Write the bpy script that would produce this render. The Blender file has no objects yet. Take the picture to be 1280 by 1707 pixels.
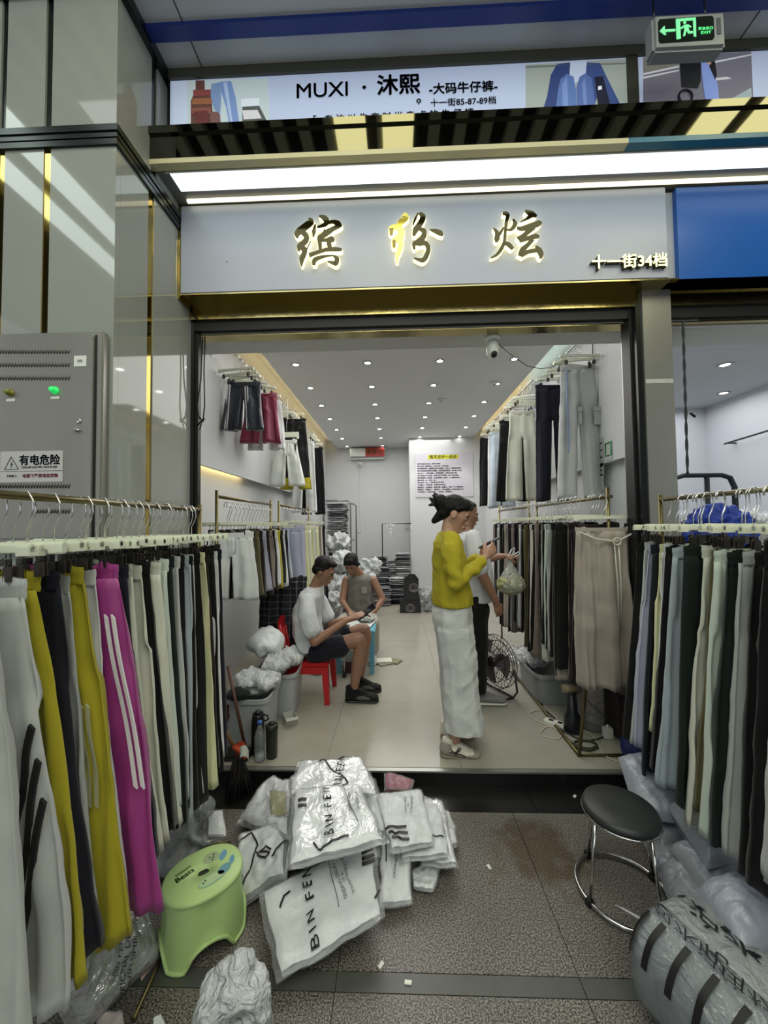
import bpy, bmesh, math, random
import numpy as np
from mathutils import Vector, Matrix, noise, Euler
random.seed(7)
SC = bpy.context.scene
COL = SC.collection
PI = math.pi
# ------------------------------------------------------------------ camera
FPX = 629.4; CX, CY = 640.0, 853.5; CAMZ = 1.5
YAW, PIT, ROL = math.radians(-1.8846), math.radians(1.998), math.radians(-.6646)
fw = Vector((math.sin(YAW)*math.cos(PIT), math.cos(YAW)*math.cos(PIT), math.sin(PIT)))
rt = Vector((math.cos(YAW), -math.sin(YAW), 0)); up = rt.cross(fw)
RT = rt*math.cos(ROL)+up*math.sin(ROL); UP = up*math.cos(ROL)-rt*math.sin(ROL)
cam_data = bpy.data.cameras.new('camera'); cam = bpy.data.objects.new('camera', cam_data); COL.objects.link(cam)
cam_data.sensor_fit = 'HORIZONTAL'; cam_data.sensor_width = 36; cam_data.lens = FPX/1280*36; cam_data.clip_start = .02
cam.matrix_world = Matrix(((RT.x, UP.x, -fw.x, 0), (RT.y, UP.y, -fw.y, 0), (RT.z, UP.z, -fw.z, CAMZ), (0, 0, 0, 1)))
SC.camera = cam
# ------------------------------------------------------------------ world, exposure
w = bpy.data.worlds.new('world'); SC.world = w; w.use_nodes = True
w.node_tree.nodes['Background'].inputs[0].default_value = (.80, .86, .9, 1)
w.node_tree.nodes['Background'].inputs[1].default_value = .55
SC.view_settings.view_transform = 'Standard'; SC.view_settings.look = 'None'; SC.view_settings.gamma = 1
SC.view_settings.use_curve_mapping = False; SC.view_settings.exposure = 0.0
SC.cycles.max_bounces = 7; SC.cycles.transparent_max_bounces = 16; SC.cycles.diffuse_bounces = 5
SC.cycles.glossy_bounces = 3; SC.cycles.sample_clamp_indirect = 4; SC.cycles.caustics_reflective = False; SC.cycles.caustics_refractive = False
def area(name, loc, rot, sx, sy, e, col):
    d = bpy.data.lights.new(name, 'AREA'); d.shape = 'RECTANGLE'; d.size = sx; d.size_y = sy; d.energy = e; d.color = col
    o = bpy.data.objects.new(name, d); COL.objects.link(o); o.location = loc; o.rotation_euler = rot; return o
area('corridor_fill', (.3, -.9, 4.5), (0, 0, 0), 5.0, 3.4, 115, (.95, 1, .97))
area('corridor_fill', (0, -4.2, 2.6), (math.radians(80), 0, 0), 6, 2.5, 70, (.93, .98, 1))  # upright fill added behind the camera, standing in for lit shops opposite
area('shop_light', (.1, 3.9, 3.2), (0, 0, 0), 2.4, 2.2, 50, (1, .98, .94))
area('shop_light', (0, 6.3, 3.2), (0, 0, 0), 2.2, 3.0, 60, (1, .98, .94))
area('shop_light', (3.3, 4.3, 3.2), (0, 0, 0), 2.6, 3.0, 66, (.97, .99, 1))
# ------------------------------------------------------------------ helpers
def U(px, py, **k):
    """turn a pixel of the photograph into a point on the plane X=, Y= or Z="""
    d = RT*((px-CX)/FPX) - UP*((py-CY)/FPX) + fw
    o = Vector((0, 0, CAMZ)); (ax, val), = k.items(); i = 'XYZ'.index(ax)
    return o + d*((val-o[i])/d[i])
def lin(h):
    h = h.lstrip('#'); c = [int(h[i:i+2], 16)/255 for i in (0, 2, 4)]
    return tuple(x/12.92 if x <= .04045 else ((x+.055)/1.055)**2.4 for x in c)
MATS = {}
def mat(name, col='#888888', rough=.6, metal=0, spec=.5, emit=0, emcol=None, bump=0, bscale=40, mottle=0, mscale=8, alpha=1, coat=0, trans=0, stretch=None, sheen=0):
    if name in MATS: return MATS[name]
    m = bpy.data.materials.new(name); m.use_nodes = True; nt = m.node_tree; N = nt.nodes; L = nt.links; b = N['Principled BSDF']
    c = lin(col) if isinstance(col, str) else col
    b.inputs['Base Color'].default_value = (*c, 1); b.inputs['Roughness'].default_value = rough; b.inputs['Metallic'].default_value = metal
    b.inputs['Specular IOR Level'].default_value = spec; b.inputs['Alpha'].default_value = alpha; b.inputs['Coat Weight'].default_value = coat
    b.inputs['Transmission Weight'].default_value = trans; b.inputs['Sheen Weight'].default_value = sheen
    if emit: b.inputs['Emission Color'].default_value = (*(lin(emcol) if emcol else c), 1); b.inputs['Emission Strength'].default_value = emit
    if bump or mottle:
        tc = N.new('ShaderNodeTexCoord'); mp = N.new('ShaderNodeMapping'); L.new(tc.outputs['Object'], mp.inputs[0])
        if stretch: mp.inputs['Scale'].default_value = stretch
    if bump:
        n = N.new('ShaderNodeTexNoise'); n.inputs['Scale'].default_value = bscale; n.inputs['Detail'].default_value = 3
        bp = N.new('ShaderNodeBump'); bp.inputs['Strength'].default_value = bump; bp.inputs['Distance'].default_value = .01
        L.new(mp.outputs[0], n.inputs[0]); L.new(n.outputs[0], bp.inputs['Height']); L.new(bp.outputs[0], b.inputs['Normal'])
    if mottle:
        n2 = N.new('ShaderNodeTexNoise'); n2.inputs['Scale'].default_value = mscale; n2.inputs['Detail'].default_value = 4
        mx = N.new('ShaderNodeMix'); mx.data_type = 'RGBA'; mx.inputs['A'].default_value = (*[x*(1-mottle) for x in c], 1); mx.inputs['B'].default_value = (*[min(1, x*(1+mottle)) for x in c], 1)
        L.new(mp.outputs[0], n2.inputs[0]); L.new(n2.outputs[0], mx.inputs['Factor']); L.new(mx.outputs['Result'], b.inputs['Base Color'])
    m.diffuse_color = (*c, 1); MATS[name] = m
    return m
def film_mat(name, tint='#e8ecf0', opac=.16, crump=.5, scale=14, rough=.12, gmin=.05, gmax=.42):
    """clear plastic film: see-through with crumpled highlights"""
    if name in MATS: return MATS[name]
    m = bpy.data.materials.new(name); m.use_nodes = True; nt = m.node_tree; N = nt.nodes; L = nt.links; N.remove(N['Principled BSDF'])
    out = N['Material Output']; tr = N.new('ShaderNodeBsdfTransparent'); gl = N.new('ShaderNodeBsdfGlossy'); df = N.new('ShaderNodeBsdfDiffuse')
    gl.inputs['Roughness'].default_value = rough; df.inputs[0].default_value = (*lin(tint), 1)
    tc = N.new('ShaderNodeTexCoord'); n = N.new('ShaderNodeTexNoise'); n.inputs['Scale'].default_value = scale; n.inputs['Detail'].default_value = 4; n.inputs['Distortion'].default_value = 1.2
    bp = N.new('ShaderNodeBump'); bp.inputs['Strength'].default_value = crump; bp.inputs['Distance'].default_value = .05
    L.new(tc.outputs['Object'], n.inputs[0]); L.new(n.outputs[0], bp.inputs['Height']); L.new(bp.outputs[0], gl.inputs['Normal']); L.new(bp.outputs[0], df.inputs['Normal'])
    lw = N.new('ShaderNodeLayerWeight'); lw.inputs[0].default_value = .35; L.new(bp.outputs[0], lw.inputs['Normal'])
    m1 = N.new('ShaderNodeMixShader'); m1.inputs[0].default_value = opac; L.new(tr.outputs[0], m1.inputs[1]); L.new(df.outputs[0], m1.inputs[2])
    m2 = N.new('ShaderNodeMixShader'); L.new(m1.outputs[0], m2.inputs[1]); L.new(gl.outputs[0], m2.inputs[2])
    mr = N.new('ShaderNodeMapRange'); mr.inputs['To Min'].default_value = gmin; mr.inputs['To Max'].default_value = gmax; L.new(lw.outputs['Fresnel'], mr.inputs[0]); L.new(mr.outputs[0], m2.inputs[0])
    L.new(m2.outputs[0], out.inputs[0]); MATS[name] = m
    return m
def link(o, parent=None, m=None):
    COL.objects.link(o)
    if parent is not None: o.parent = parent
    return o
def tag(o, label=None, cat=None, group=None, kind=None):
    if label: o['label'] = label
    if cat: o['category'] = cat
    if group: o['group'] = group
    if kind: o['kind'] = kind
    return o
def thing(name, label, cat, loc=(0, 0, 0), rz=0, group=None, rot=None):
    o = bpy.data.objects.new(name, None); COL.objects.link(o); o.empty_display_size = .05
    o.location = loc; o.rotation_euler = rot if rot else (0, 0, rz)
    return tag(o, label, cat, group)
class MB:
    def __init__(s): s.v = []; s.f = []; s.mi = []; s.smooth = []
    def add(s, vs, fs, sm=False, mi=0):
        b = len(s.v); s.v += [tuple(v) for v in vs]; s.f += [tuple(i+b for i in f) for f in fs]; s.mi += [mi]*len(fs); s.smooth += [sm]*len(fs); return s
    def box(s, a, b, mi=0, rz=0, c=None, M=None, ch=0):
        x0, y0, z0 = a; x1, y1, z1 = b
        if ch:  # chamfered box
            bm = bmesh.new(); bmesh.ops.create_cube(bm, size=1)
            for v in bm.verts: v.co = Vector(((x0+x1)/2+v.co.x*(x1-x0), (y0+y1)/2+v.co.y*(y1-y0), (z0+z1)/2+v.co.z*(z1-z0)))
            bmesh.ops.bevel(bm, geom=bm.edges[:], offset=ch, segments=2, affect='EDGES')
            bm.verts.index_update(); vs = [v.co.copy() for v in bm.verts]; fs = [[v.index for v in f.verts] for f in bm.faces]; bm.free()
        else:
            vs = [Vector(p) for p in ((x0, y0, z0), (x1, y0, z0), (x1, y1, z0), (x0, y1, z0), (x0, y0, z1), (x1, y0, z1), (x1, y1, z1), (x0, y1, z1))]
            fs = [(0, 3, 2, 1), (4, 5, 6, 7), (0, 1, 5, 4), (1, 2, 6, 5), (2, 3, 7, 6), (3, 0, 4, 7)]
        if rz:
            c = Vector(c) if c else Vector(((x0+x1)/2, (y0+y1)/2, 0)); R = Matrix.Rotation(rz, 3, 'Z'); vs = [c+R@(v-c) for v in vs]
        if M: vs = [M@v for v in vs]
        return s.add(vs, fs, False, mi)
    def tube(s, pts, r, n=8, mi=0, closed=False, cap=True, sm=True):
        pts = [Vector(p) for p in pts]; k = len(pts); rs = r if isinstance(r, (list, tuple)) else [r]*k
        vs = []; nrm = None
        for i, p in enumerate(pts):
            a = pts[(i-1) % k] if (closed or i > 0) else p; b = pts[(i+1) % k] if (closed or i < k-1) else p
            t = (b-a); t = t.normalized() if t.length > 1e-9 else Vector((0, 0, 1))
            if nrm is None: nrm = t.orthogonal().normalized()
            else:
                nrm = nrm-t*nrm.dot(t); nrm = nrm.normalized() if nrm.length > 1e-6 else t.orthogonal().normalized()
            bn = t.cross(nrm)
            for j in range(n):
                an = 2*PI*j/n; vs.append(p+(nrm*math.cos(an)+bn*math.sin(an))*rs[i])
        fs = []
        for i in range(k if closed else k-1):
            for j in range(n):
                a = i*n+j; b = i*n+(j+1) % n; c2 = ((i+1) % k)*n+(j+1) % n; d = ((i+1) % k)*n+j; fs.append((a, b, c2, d))
        s.add(vs, fs, sm, mi)
        if cap and not closed:
            base = len(s.v)-len(vs); s.f += [tuple(base+j for j in range(n))[::-1], tuple(base+(k-1)*n+j for j in range(n))]; s.mi += [mi]*2; s.smooth += [False]*2
        return s
    def rings(s, rings, mi=0, cap=(True, True), sm=True):
        n = len(rings[0]); vs = [v for r in rings for v in r]; fs = []
        for i in range(len(rings)-1):
            for j in range(n): fs.append((i*n+j, i*n+(j+1) % n, (i+1)*n+(j+1) % n, (i+1)*n+j))
        s.add(vs, fs, sm, mi); base = len(s.v)-len(vs)
        if cap[0]: s.f.append(tuple(base+j for j in range(n))[::-1]); s.mi.append(mi); s.smooth.append(False)
        if cap[1]: s.f.append(tuple(base+(len(rings)-1)*n+j for j in range(n))); s.mi.append(mi); s.smooth.append(False)
        return s
    def lathe(s, prof, n=20, c=(0, 0, 0), mi=0, cap=(True, True)):
        return s.rings([[(c[0]+r*math.cos(2*PI*j/n), c[1]+r*math.sin(2*PI*j/n), c[2]+z) for j in range(n)] for r, z in prof], mi, cap)
    def grid(s, fn, nu, nv, mi=0, sm=True, flip=False):
        vs = [fn(i/nu, j/nv) for j in range(nv+1) for i in range(nu+1)]; fs = []
        for j in range(nv):
            for i in range(nu):
                a = j*(nu+1)+i; q = (a, a+1, a+nu+2, a+nu+1); fs.append(q[::-1] if flip else q)
        return s.add(vs, fs, sm, mi)
    def prism(s, poly, d, mi=0):  # poly: list of 3D points, d: extrusion vector
        n = len(poly); d = Vector(d); vs = [Vector(p) for p in poly]+[Vector(p)+d for p in poly]
        fs = [tuple(range(n))[::-1], tuple(range(n, 2*n))]+[(i, (i+1) % n, n+(i+1) % n, n+i) for i in range(n)]
        return s.add(vs, fs, False, mi)
    def mesh(s, name, m):
        me = bpy.data.meshes.new(name); me.from_pydata(s.v, [], s.f)
        for x in (m if isinstance(m, (list, tuple)) else [m]): me.materials.append(x)
        me.polygons.foreach_set('material_index', s.mi); me.polygons.foreach_set('use_smooth', s.smooth); me.update()
        bm = bmesh.new(); bm.from_mesh(me); bmesh.ops.recalc_face_normals(bm, faces=bm.faces[:]); bm.to_mesh(me); bm.free()
        return me
    def build(s, name, m, parent=None, loc=None, rot=None):
        o = bpy.data.objects.new(name, s.mesh(name, m)); link(o, parent)
        if loc is not None: o.location = loc
        if rot is not None: o.rotation_euler = rot
        return o
def inst(me, name, parent, loc=(0, 0, 0), rot=(0, 0, 0), sc=None):
    o = bpy.data.objects.new(name, me); link(o, parent); o.location = loc; o.rotation_euler = rot
    if sc: o.scale = sc
    return o
def copy_tree(o, loc=None, rot=None, label=None, parent=None):
    c = o.copy(); COL.objects.link(c)
    if parent is not None: c.parent = parent
    for ch in list(o.children): copy_tree(ch, parent=c)
    if loc is not None: c.location = loc
    if rot is not None: c.rotation_euler = rot
    if label: c['label'] = label
    return c
def struct(name, mb, m, parent=None, label=None, cat=None):
    o = mb.build(name, m, parent)
    if parent is None: o['kind'] = 'structure'
    return o
def box(name, a, b, m, parent=None, ch=0): return MB().box(a, b, ch=ch).build(name, m, parent)
def text_mesh(body, size, ext=.0008, off=0, align='CENTER', shear=0, sx=1):
    c = bpy.data.curves.new('writing', 'FONT'); c.body = body; c.size = size; c.extrude = ext; c.align_x = align; c.align_y = 'CENTER'; c.shear = shear; c.resolution_u = 3
    o = bpy.data.objects.new('writing', c); COL.objects.link(o); dg = bpy.context.evaluated_depsgraph_get()
    me = bpy.data.meshes.new_from_object(o.evaluated_get(dg)); bpy.data.objects.remove(o); bpy.data.curves.remove(c)
    if off:  # bolder lettering: the same glyphs laid over themselves, shifted
        b = bmesh.new(); v0 = None
        for dx, dy in ((-off, 0), (off, 0), (0, off), (0, -off)):
            m2 = me.copy(); m2.transform(Matrix.Translation((dx, dy, 0))); b.from_mesh(m2); bpy.data.meshes.remove(m2)
        b.to_mesh(me); b.free()
    if sx != 1:
        for v in me.vertices: v.co.x *= sx
    return me
def text(body, size, m, parent, M, ext=.0008, off=0, align='CENTER', name='lettering', shear=0, sx=1):
    me = text_mesh(body, size, ext, off, align, shear, sx); me.materials.clear(); me.materials.append(m)
    o = bpy.data.objects.new(name, me); link(o, parent); o.matrix_local = M; return o
FACE = Matrix.Rotation(PI/2, 4, 'X')  # text standing upright and facing -Y
def place(x, y, z, R=FACE): return Matrix.Translation((x, y, z)) @ R
# organic surfaces: ellipsoid hulls joined and voxel-remeshed into one skin
ICO = None
def organic(name, segs, m, parent=None, voxel=.006, smooth=4, post=None, cuts=None):
    global ICO
    if ICO is None:
        b = bmesh.new(); bmesh.ops.create_icosphere(b, subdivisions=2, radius=1); ICO = [v.co.copy() for v in b.verts]; b.free()
    bm = bmesh.new()
    for sg in segs:
        pts = []
        for (c, r) in sg:
            c = Vector(c); r3 = (r, r, r) if not isinstance(r, (tuple, list)) else r
            R = Euler(r3[3]).to_matrix() if len(r3) > 3 else None
            for q in ICO:
                p = Vector((q.x*r3[0], q.y*r3[1], q.z*r3[2]))
                if R: p = R@p
                pts.append(c+p)
        b2 = bmesh.new()
        for p in pts: b2.verts.new(p)
        r_ = bmesh.ops.convex_hull(b2, input=b2.verts[:])
        dead = list({g for g in r_['geom_interior'] if isinstance(g, bmesh.types.BMVert)}|{g for g in r_['geom_unused'] if isinstance(g, bmesh.types.BMVert)})
        if dead: bmesh.ops.delete(b2, geom=dead, context='VERTS')
        tmp = bpy.data.meshes.new('t'); b2.to_mesh(tmp); b2.free(); bm.from_mesh(tmp); bpy.data.meshes.remove(tmp)
    me = bpy.data.meshes.new(name); bm.to_mesh(me); bm.free()
    o = bpy.data.objects.new(name, me); COL.objects.link(o)
    md = o.modifiers.new('r', 'REMESH'); md.mode = 'VOXEL'; md.voxel_size = voxel
    if smooth: sm = o.modifiers.new('s', 'SMOOTH'); sm.iterations = smooth; sm.factor = .5
    me2 = bpy.data.meshes.new_from_object(o.evaluated_get(bpy.context.evaluated_depsgraph_get())); bpy.data.objects.remove(o); bpy.data.meshes.remove(me)
    me2.name = name
    if cuts or post:
        b = bmesh.new(); b.from_mesh(me2)
        for (co, no) in (cuts or []):
            bmesh.ops.bisect_plane(b, geom=b.verts[:]+b.edges[:]+b.faces[:], plane_co=co, plane_no=no, clear_outer=True)
        if post:
            b.normal_update(); nv = [post(v.co, v.normal) for v in b.verts]
            for v, q in zip(b.verts, nv): v.co = q
        b.to_mesh(me2); b.free()
    me2.materials.clear(); me2.materials.append(m); me2.polygons.foreach_set('use_smooth', [True]*len(me2.polygons))
    o = bpy.data.objects.new(name, me2); link(o, parent); return o
def nz(p, s, seed=0): return noise.noise(Vector(p)*s+Vector((seed*3.7, seed*1.3, seed*7.1)))
def wrinkle(amp, sc, seed=0, stretch=(1, 1, 1), crisp=.25):
    def f(co, n):
        q = Vector((co.x*stretch[0], co.y*stretch[1], co.z*stretch[2])); v = abs(nz(q, sc, seed)); v2 = abs(nz((q.x*1.3+q.y, q.y-q.z*.6, q.z+q.x*.4), sc*2.1, seed+3)); v3 = abs(nz(q, sc*4.6, seed+6))
        return co+n*amp*(1-3.2*v+(.30-1.0*v2)+crisp*(.35-1.0*v3))
    return f
# ------------------------------------------------------------------ materials of the place
def stone_mat(name, scale=190, base=('#201d1b', '#59554f', '#918c83'), stain=False):
    m = bpy.data.materials.new(name); m.use_nodes = True; nt = m.node_tree; N = nt.nodes; L = nt.links; b = N['Principled BSDF']
    tc = N.new('ShaderNodeNewGeometry'); n = N.new('ShaderNodeTexNoise'); n.inputs['Scale'].default_value = scale; n.inputs['Detail'].default_value = 2; n.inputs['Roughness'].default_value = .7
    cr = N.new('ShaderNodeValToRGB'); e = cr.color_ramp.elements; e[0].position = .40; e[0].color = (*lin(base[0]), 1); e[1].position = .60; e[1].color = (*lin(base[2]), 1)
    k = cr.color_ramp.elements.new(.49); k.color = (*lin(base[1]), 1)
    L.new(tc.outputs['Position'], n.inputs[0]); L.new(n.outputs[0], cr.inputs[0]); src = cr.outputs[0]
    n3 = N.new('ShaderNodeTexNoise'); n3.inputs['Scale'].default_value = 2.5; n3.inputs['Detail'].default_value = 5; L.new(tc.outputs['Position'], n3.inputs[0])
    mr = N.new('ShaderNodeMapRange'); mr.inputs['From Min'].default_value = .3; mr.inputs['From Max'].default_value = .7; mr.inputs['To Min'].default_value = .78; mr.inputs['To Max'].default_value = 1.1; L.new(n3.outputs[0], mr.inputs[0])
    hs = N.new('ShaderNodeVectorMath'); hs.operation = 'SCALE'; L.new(src, hs.inputs[0]); L.new(mr.outputs[0], hs.inputs['Scale']); src = hs.outputs[0]
    if stain:  # spilt brown drink dried on the stone
        c = (U(880, 1400, Z=0)+U(910, 1440, Z=0))/2
        d = N.new('ShaderNodeVectorMath'); d.operation = 'SUBTRACT'; d.inputs[1].default_value = (c.x, c.y, 0); L.new(tc.outputs['Position'], d.inputs[0])
        n4 = N.new('ShaderNodeTexNoise'); n4.inputs['Scale'].default_value = 9; n4.inputs['Detail'].default_value = 5; L.new(tc.outputs['Position'], n4.inputs[0])
        ln = N.new('ShaderNodeVectorMath'); ln.operation = 'LENGTH'; L.new(d.outputs[0], ln.inputs[0])
        a = N.new('ShaderNodeMath'); a.operation = 'MULTIPLY_ADD'; a.inputs[1].default_value = .55; L.new(n4.outputs[0], a.inputs[0]); L.new(ln.outputs['Value'], a.inputs[2])
        r2 = N.new('ShaderNodeMapRange'); r2.inputs['From Min'].default_value = .38; r2.inputs['From Max'].default_value = .50; r2.inputs['To Min'].default_value = .75; r2.inputs['To Max'].default_value = 0; L.new(a.outputs[0], r2.inputs[0])
        mx = N.new('ShaderNodeMix'); mx.data_type = 'RGBA'; mx.blend_type = 'MULTIPLY'; mx.inputs['B'].default_value = (*lin('#b08a3c'), 1); L.new(r2.outputs[0], mx.inputs['Factor']); L.new(src, mx.inputs['A']); src = mx.outputs['Result']
    L.new(src, b.inputs['Base Color']); b.inputs['Roughness'].default_value = .38
    return m
M_GRANITE = stone_mat('granite', stain=True)
M_BLACKST = mat('black_stone', '#181918', .25, mottle=.2, mscale=20)
M_BAND = mat('grey_stone_band', '#4c4e49', .35, mottle=.25, mscale=15)
M_TILE = mat('beige_floor_tile', '#9b988c', .16, mottle=.14, mscale=5)
M_GROUT = mat('grout', '#6d6a60', .8)
M_WALL = mat('white_wall_paint', '#c9cbcc', .75, mottle=.03, mscale=3)
M_CEIL = mat('white_ceiling_paint', '#d2d3d3', .8)
M_CLAD = mat('polished_cladding', '#92958f', .05, spec=.6, mottle=.05, mscale=2)
M_DARKTRIM = mat('dark_steel_trim', '#3c3f3e', .25, metal=.9)
M_STEELB = mat('brushed_steel', '#a3a39d', .32, metal=.75, bump=.05, bscale=60, stretch=(1, 1, .04), mottle=.12, mscale=3)
M_STEELD = mat('stainless_cabinet', '#a19e97', .34, metal=.7, bump=.04, bscale=30, stretch=(1, 1, .1), mottle=.25, mscale=4)
M_CHROME = mat('chrome', '#c8c8c6', .12, metal=1)
M_BRASS = mat('polished_brass', '#a8924e', .07, metal=1)
M_BRASSD = mat('dark_mirror_brass', '#a89c6c', .17, metal=1, bump=.12, bscale=14)
M_MIRROR = mat('dark_mirror_steel', '#6f7069', .04, metal=1, bump=.012, bscale=3)
M_BLACK = mat('matte_black', '#0b0b0c', .5)
M_BLACKP = mat('black_plastic', '#161617', .35)
M_GREYP = mat('grey_ceiling_panel', '#c4c8ca', .35, spec=.4)
M_BLUE = mat('blue_panel', '#14307e', .4)
M_WHITEP = mat('white_plastic', '#d9dbd2', .35)
M_CREAMP = mat('cream_plastic_bar', '#d4d8c4', .3)
M_LEDW = mat('lit_white_diffuser', '#ffffff', .5, emit=1.5, emcol='#e4f6fb')
M_LEDY = mat('lit_ceiling_panel', '#ffffff', .5, emit=4.2, emcol='#fff3b0')
M_TUBE = mat('lit_tube', '#ffffff', .5, emit=5.0, emcol='#f0fff8')
M_WARM = mat('lit_warm_strip', '#ffffff', .5, emit=9, emcol='#ffdf98')
M_COOL = mat('lit_cool_strip', '#ffffff', .5, emit=8, emcol='#eafff0')
M_DOWN = mat('lit_downlight', '#ffffff', .5, emit=26, emcol='#fffaf0')
# ------------------------------------------------------------------ mall floor
fl = struct('floor', MB().box((-4.5, -5, -.06), (6.5, 2.04, -.012)).box((-4.5, 2.0, -.06), (6.5, 9.5, -.012)), M_GROUT)
def slab(name, x0, x1, y0, y1, z0, z1, m, par, g=.0015):
    return box(name, (x0+g, y0+g, z0), (x1-g, y1-g, z1), m, par)
XJ = U(552, 1700, Z=0).x
xs = [XJ+.8*k for k in range(-5, 8)]
for i in range(len(xs)-1):
    slab('stone_tile', xs[i], xs[i+1], 1.32, 2.035, -.02, 0, M_GRANITE, fl)
    slab('border_tile', xs[i], xs[i+1], 1.262, 1.32, -.02, 0, M_BAND, fl)
    for y0 in (.462, -.338, -1.138): slab('stone_tile', xs[i], xs[i+1], y0, y0+.8, -.02, 0, M_GRANITE, fl)
for i in range(-4, 9):
    slab('border_tile', i*.6+.11, i*.6+.71, 2.035, 2.232, -.02, 0, M_BLACKST, fl)
# ------------------------------------------------------------------ step and shop floor
SH = .086
st = struct('trim_1', MB().box((-1.3, 2.232, 0), (1.46, 2.262, SH-.006)).box((1.6, 2.232, 0), (6.4, 2.262, SH-.006)), M_BLACKST)
box('edge_strip', (-1.3, 2.226, SH-.012), (1.46, 2.256, SH-.002), M_STEELB, st)
f2 = struct('floor.001', MB().box((-2.0, 2.256, .0), (6.2, 9.2, SH-.012)), M_GROUT)
for i in range(5):
    for j in range(9):
        x0 = -1.95+i*.8-.09; y0 = 2.258+j*.8
        slab('floor_tile', x0, min(x0+.8, 1.84), y0, y0+.8, SH-.012, SH, M_TILE, f2, .0008)
box('floor_tile', (1.85, 2.258, SH-.012), (6.2, 9.2, SH), M_TILE, f2)
# ------------------------------------------------------------------ shop shell
ZC = 3.25
struct('wall_left', MB().box((-1.72, 2.34, SH), (-1.58-.06, 8.5, 2.08)).box((-1.72, 2.34, 2.08), (-1.58, 8.5, 3.6)), M_WALL)
wl = bpy.data.objects['wall_left']
box('wall_panel', (-1.58, 2.34, 2.0), (-1.55, 6.4, 3.42), M_WALL, wl)
box('led_strip', (-1.60, 2.5, 2.05), (-1.582, 3.9, 2.07), M_WARM, wl)
wr = struct('wall_right', MB().box((1.76, 2.7, SH), (1.82, 8.5, 3.6)), M_WALL)
box('wall_panel', (1.70, 2.6, 1.985), (1.76, 7.56, 3.42), M_WALL, wr)
struct('wall_back', MB().box((-1.7, 8.5, SH), (.4, 8.6, 3.6)), M_WALL)
struct('wall_partition', MB().box((.276, 7.57, SH), (1.86, 8.6, 3.6)), M_WALL)
ce = struct('ceiling', MB().box((-1.34, 2.6, ZC), (1.57, 8.5, ZC+.02)).box((-1.7, 2.4, 3.42), (1.86, 8.6, 3.46)), M_CEIL)
box('led_strip', (-1.325, 3.0, ZC+.021), (-1.30, 8.3, ZC+.035), M_WARM, ce)
box('led_strip', (1.53, 3.2, ZC+.021), (1.555, 4.8, ZC+.035), M_COOL, ce)
box('led_strip', (1.53, 4.8, ZC+.021), (1.555, 7.4, ZC+.035), M_WARM, ce)
# bulkhead over the entrance
struct('wall_lintel', MB().box((-1.72, 2.33, 2.72), (1.86, 2.585, 3.5)), M_CEIL)
# ------------------------------------------------------------------ downlights
def downlight():
    t = thing('downlight', 'small round recessed downlight shining in the white shop ceiling', 'ceiling light', (0, 0, 0), 0, 'lit downlights in the shop ceiling')
    MB().lathe([(.030, 0), (.048, 0), (.050, -.004), (.042, -.007), (.032, -.004)], 18, cap=(False, False)).build('trim_ring', mat('downlight_ring', '#9a9a96', .3, metal=.7), t)
    MB().lathe([(.001, -.0015), (.031, -.0015)], 16, cap=(False, False)).build('lamp_face', M_DOWN, t)
    return t
DL = None
for x in (-1.07, -.29, .485, 1.275):
    for y in (4.0, 4.7, 5.4, 6.1, 6.8, 7.5, 8.25):
        if y > 7.52 and x > .2: continue
        o = downlight() if DL is None else copy_tree(DL); DL = DL or o
        o.location = (x, y, ZC-.001)
        if (x, y) in ((-1.07, 6.8), (.485, 6.8), (-.29, 5.4), (1.275, 5.4)): o['label'] = 'small round recessed downlight shining in the white shop ceiling'
for y, e in ((7.2, 10), (4.6, 8)):
    for x in (-1.07, .485, 1.275):
        d = bpy.data.lights.new('downlight_beam', 'SPOT'); d.energy = e*2.2; d.spot_size = 1.2; d.spot_blend = .5; d.shadow_soft_size = .04; d.color = (1, .97, .9)
        o = bpy.data.objects.new('downlight_beam', d); COL.objects.link(o); o.location = (x, y, ZC-.02)
for (x, y) in ((3.693, 4.29), (4.482, 5.245), (4.465, 6.121)):
    o = copy_tree(DL, (x, y, ZC-.001)); o['label'] = 'round recessed downlight shining in the ceiling of the shop next door'; o['group'] = 'lit downlights in the shop next door'; o.scale = (1.5, 1.5, 1.5)
for px, py in ((735, 665), (823, 637)):
    t = thing('smoke_detector', ('small round white detector on the shop ceiling nearest the middle' if px == 735 else 'small round white detector on the ceiling right of the middle'), 'detector', U(px, py, Z=ZC))
    MB().lathe([(.05, 0), (.052, -.012), (.035, -.028), (.012, -.034)], 18).build('housing', M_WHITEP, t); MB().lathe([(.012, -.034), (.01, -.04)], 10).build('sensor', M_BLACKP, t)
# ------------------------------------------------------------------ shop next door
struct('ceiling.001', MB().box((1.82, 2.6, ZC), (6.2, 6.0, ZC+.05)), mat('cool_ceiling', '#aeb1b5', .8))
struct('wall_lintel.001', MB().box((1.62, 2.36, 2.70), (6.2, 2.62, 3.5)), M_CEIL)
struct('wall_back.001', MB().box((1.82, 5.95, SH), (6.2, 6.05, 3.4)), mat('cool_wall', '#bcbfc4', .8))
struct('wall_right.001', MB().box((4.8, 2.4, SH), (4.9, 6.0, 3.4)), mat('cool_wall'))
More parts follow.
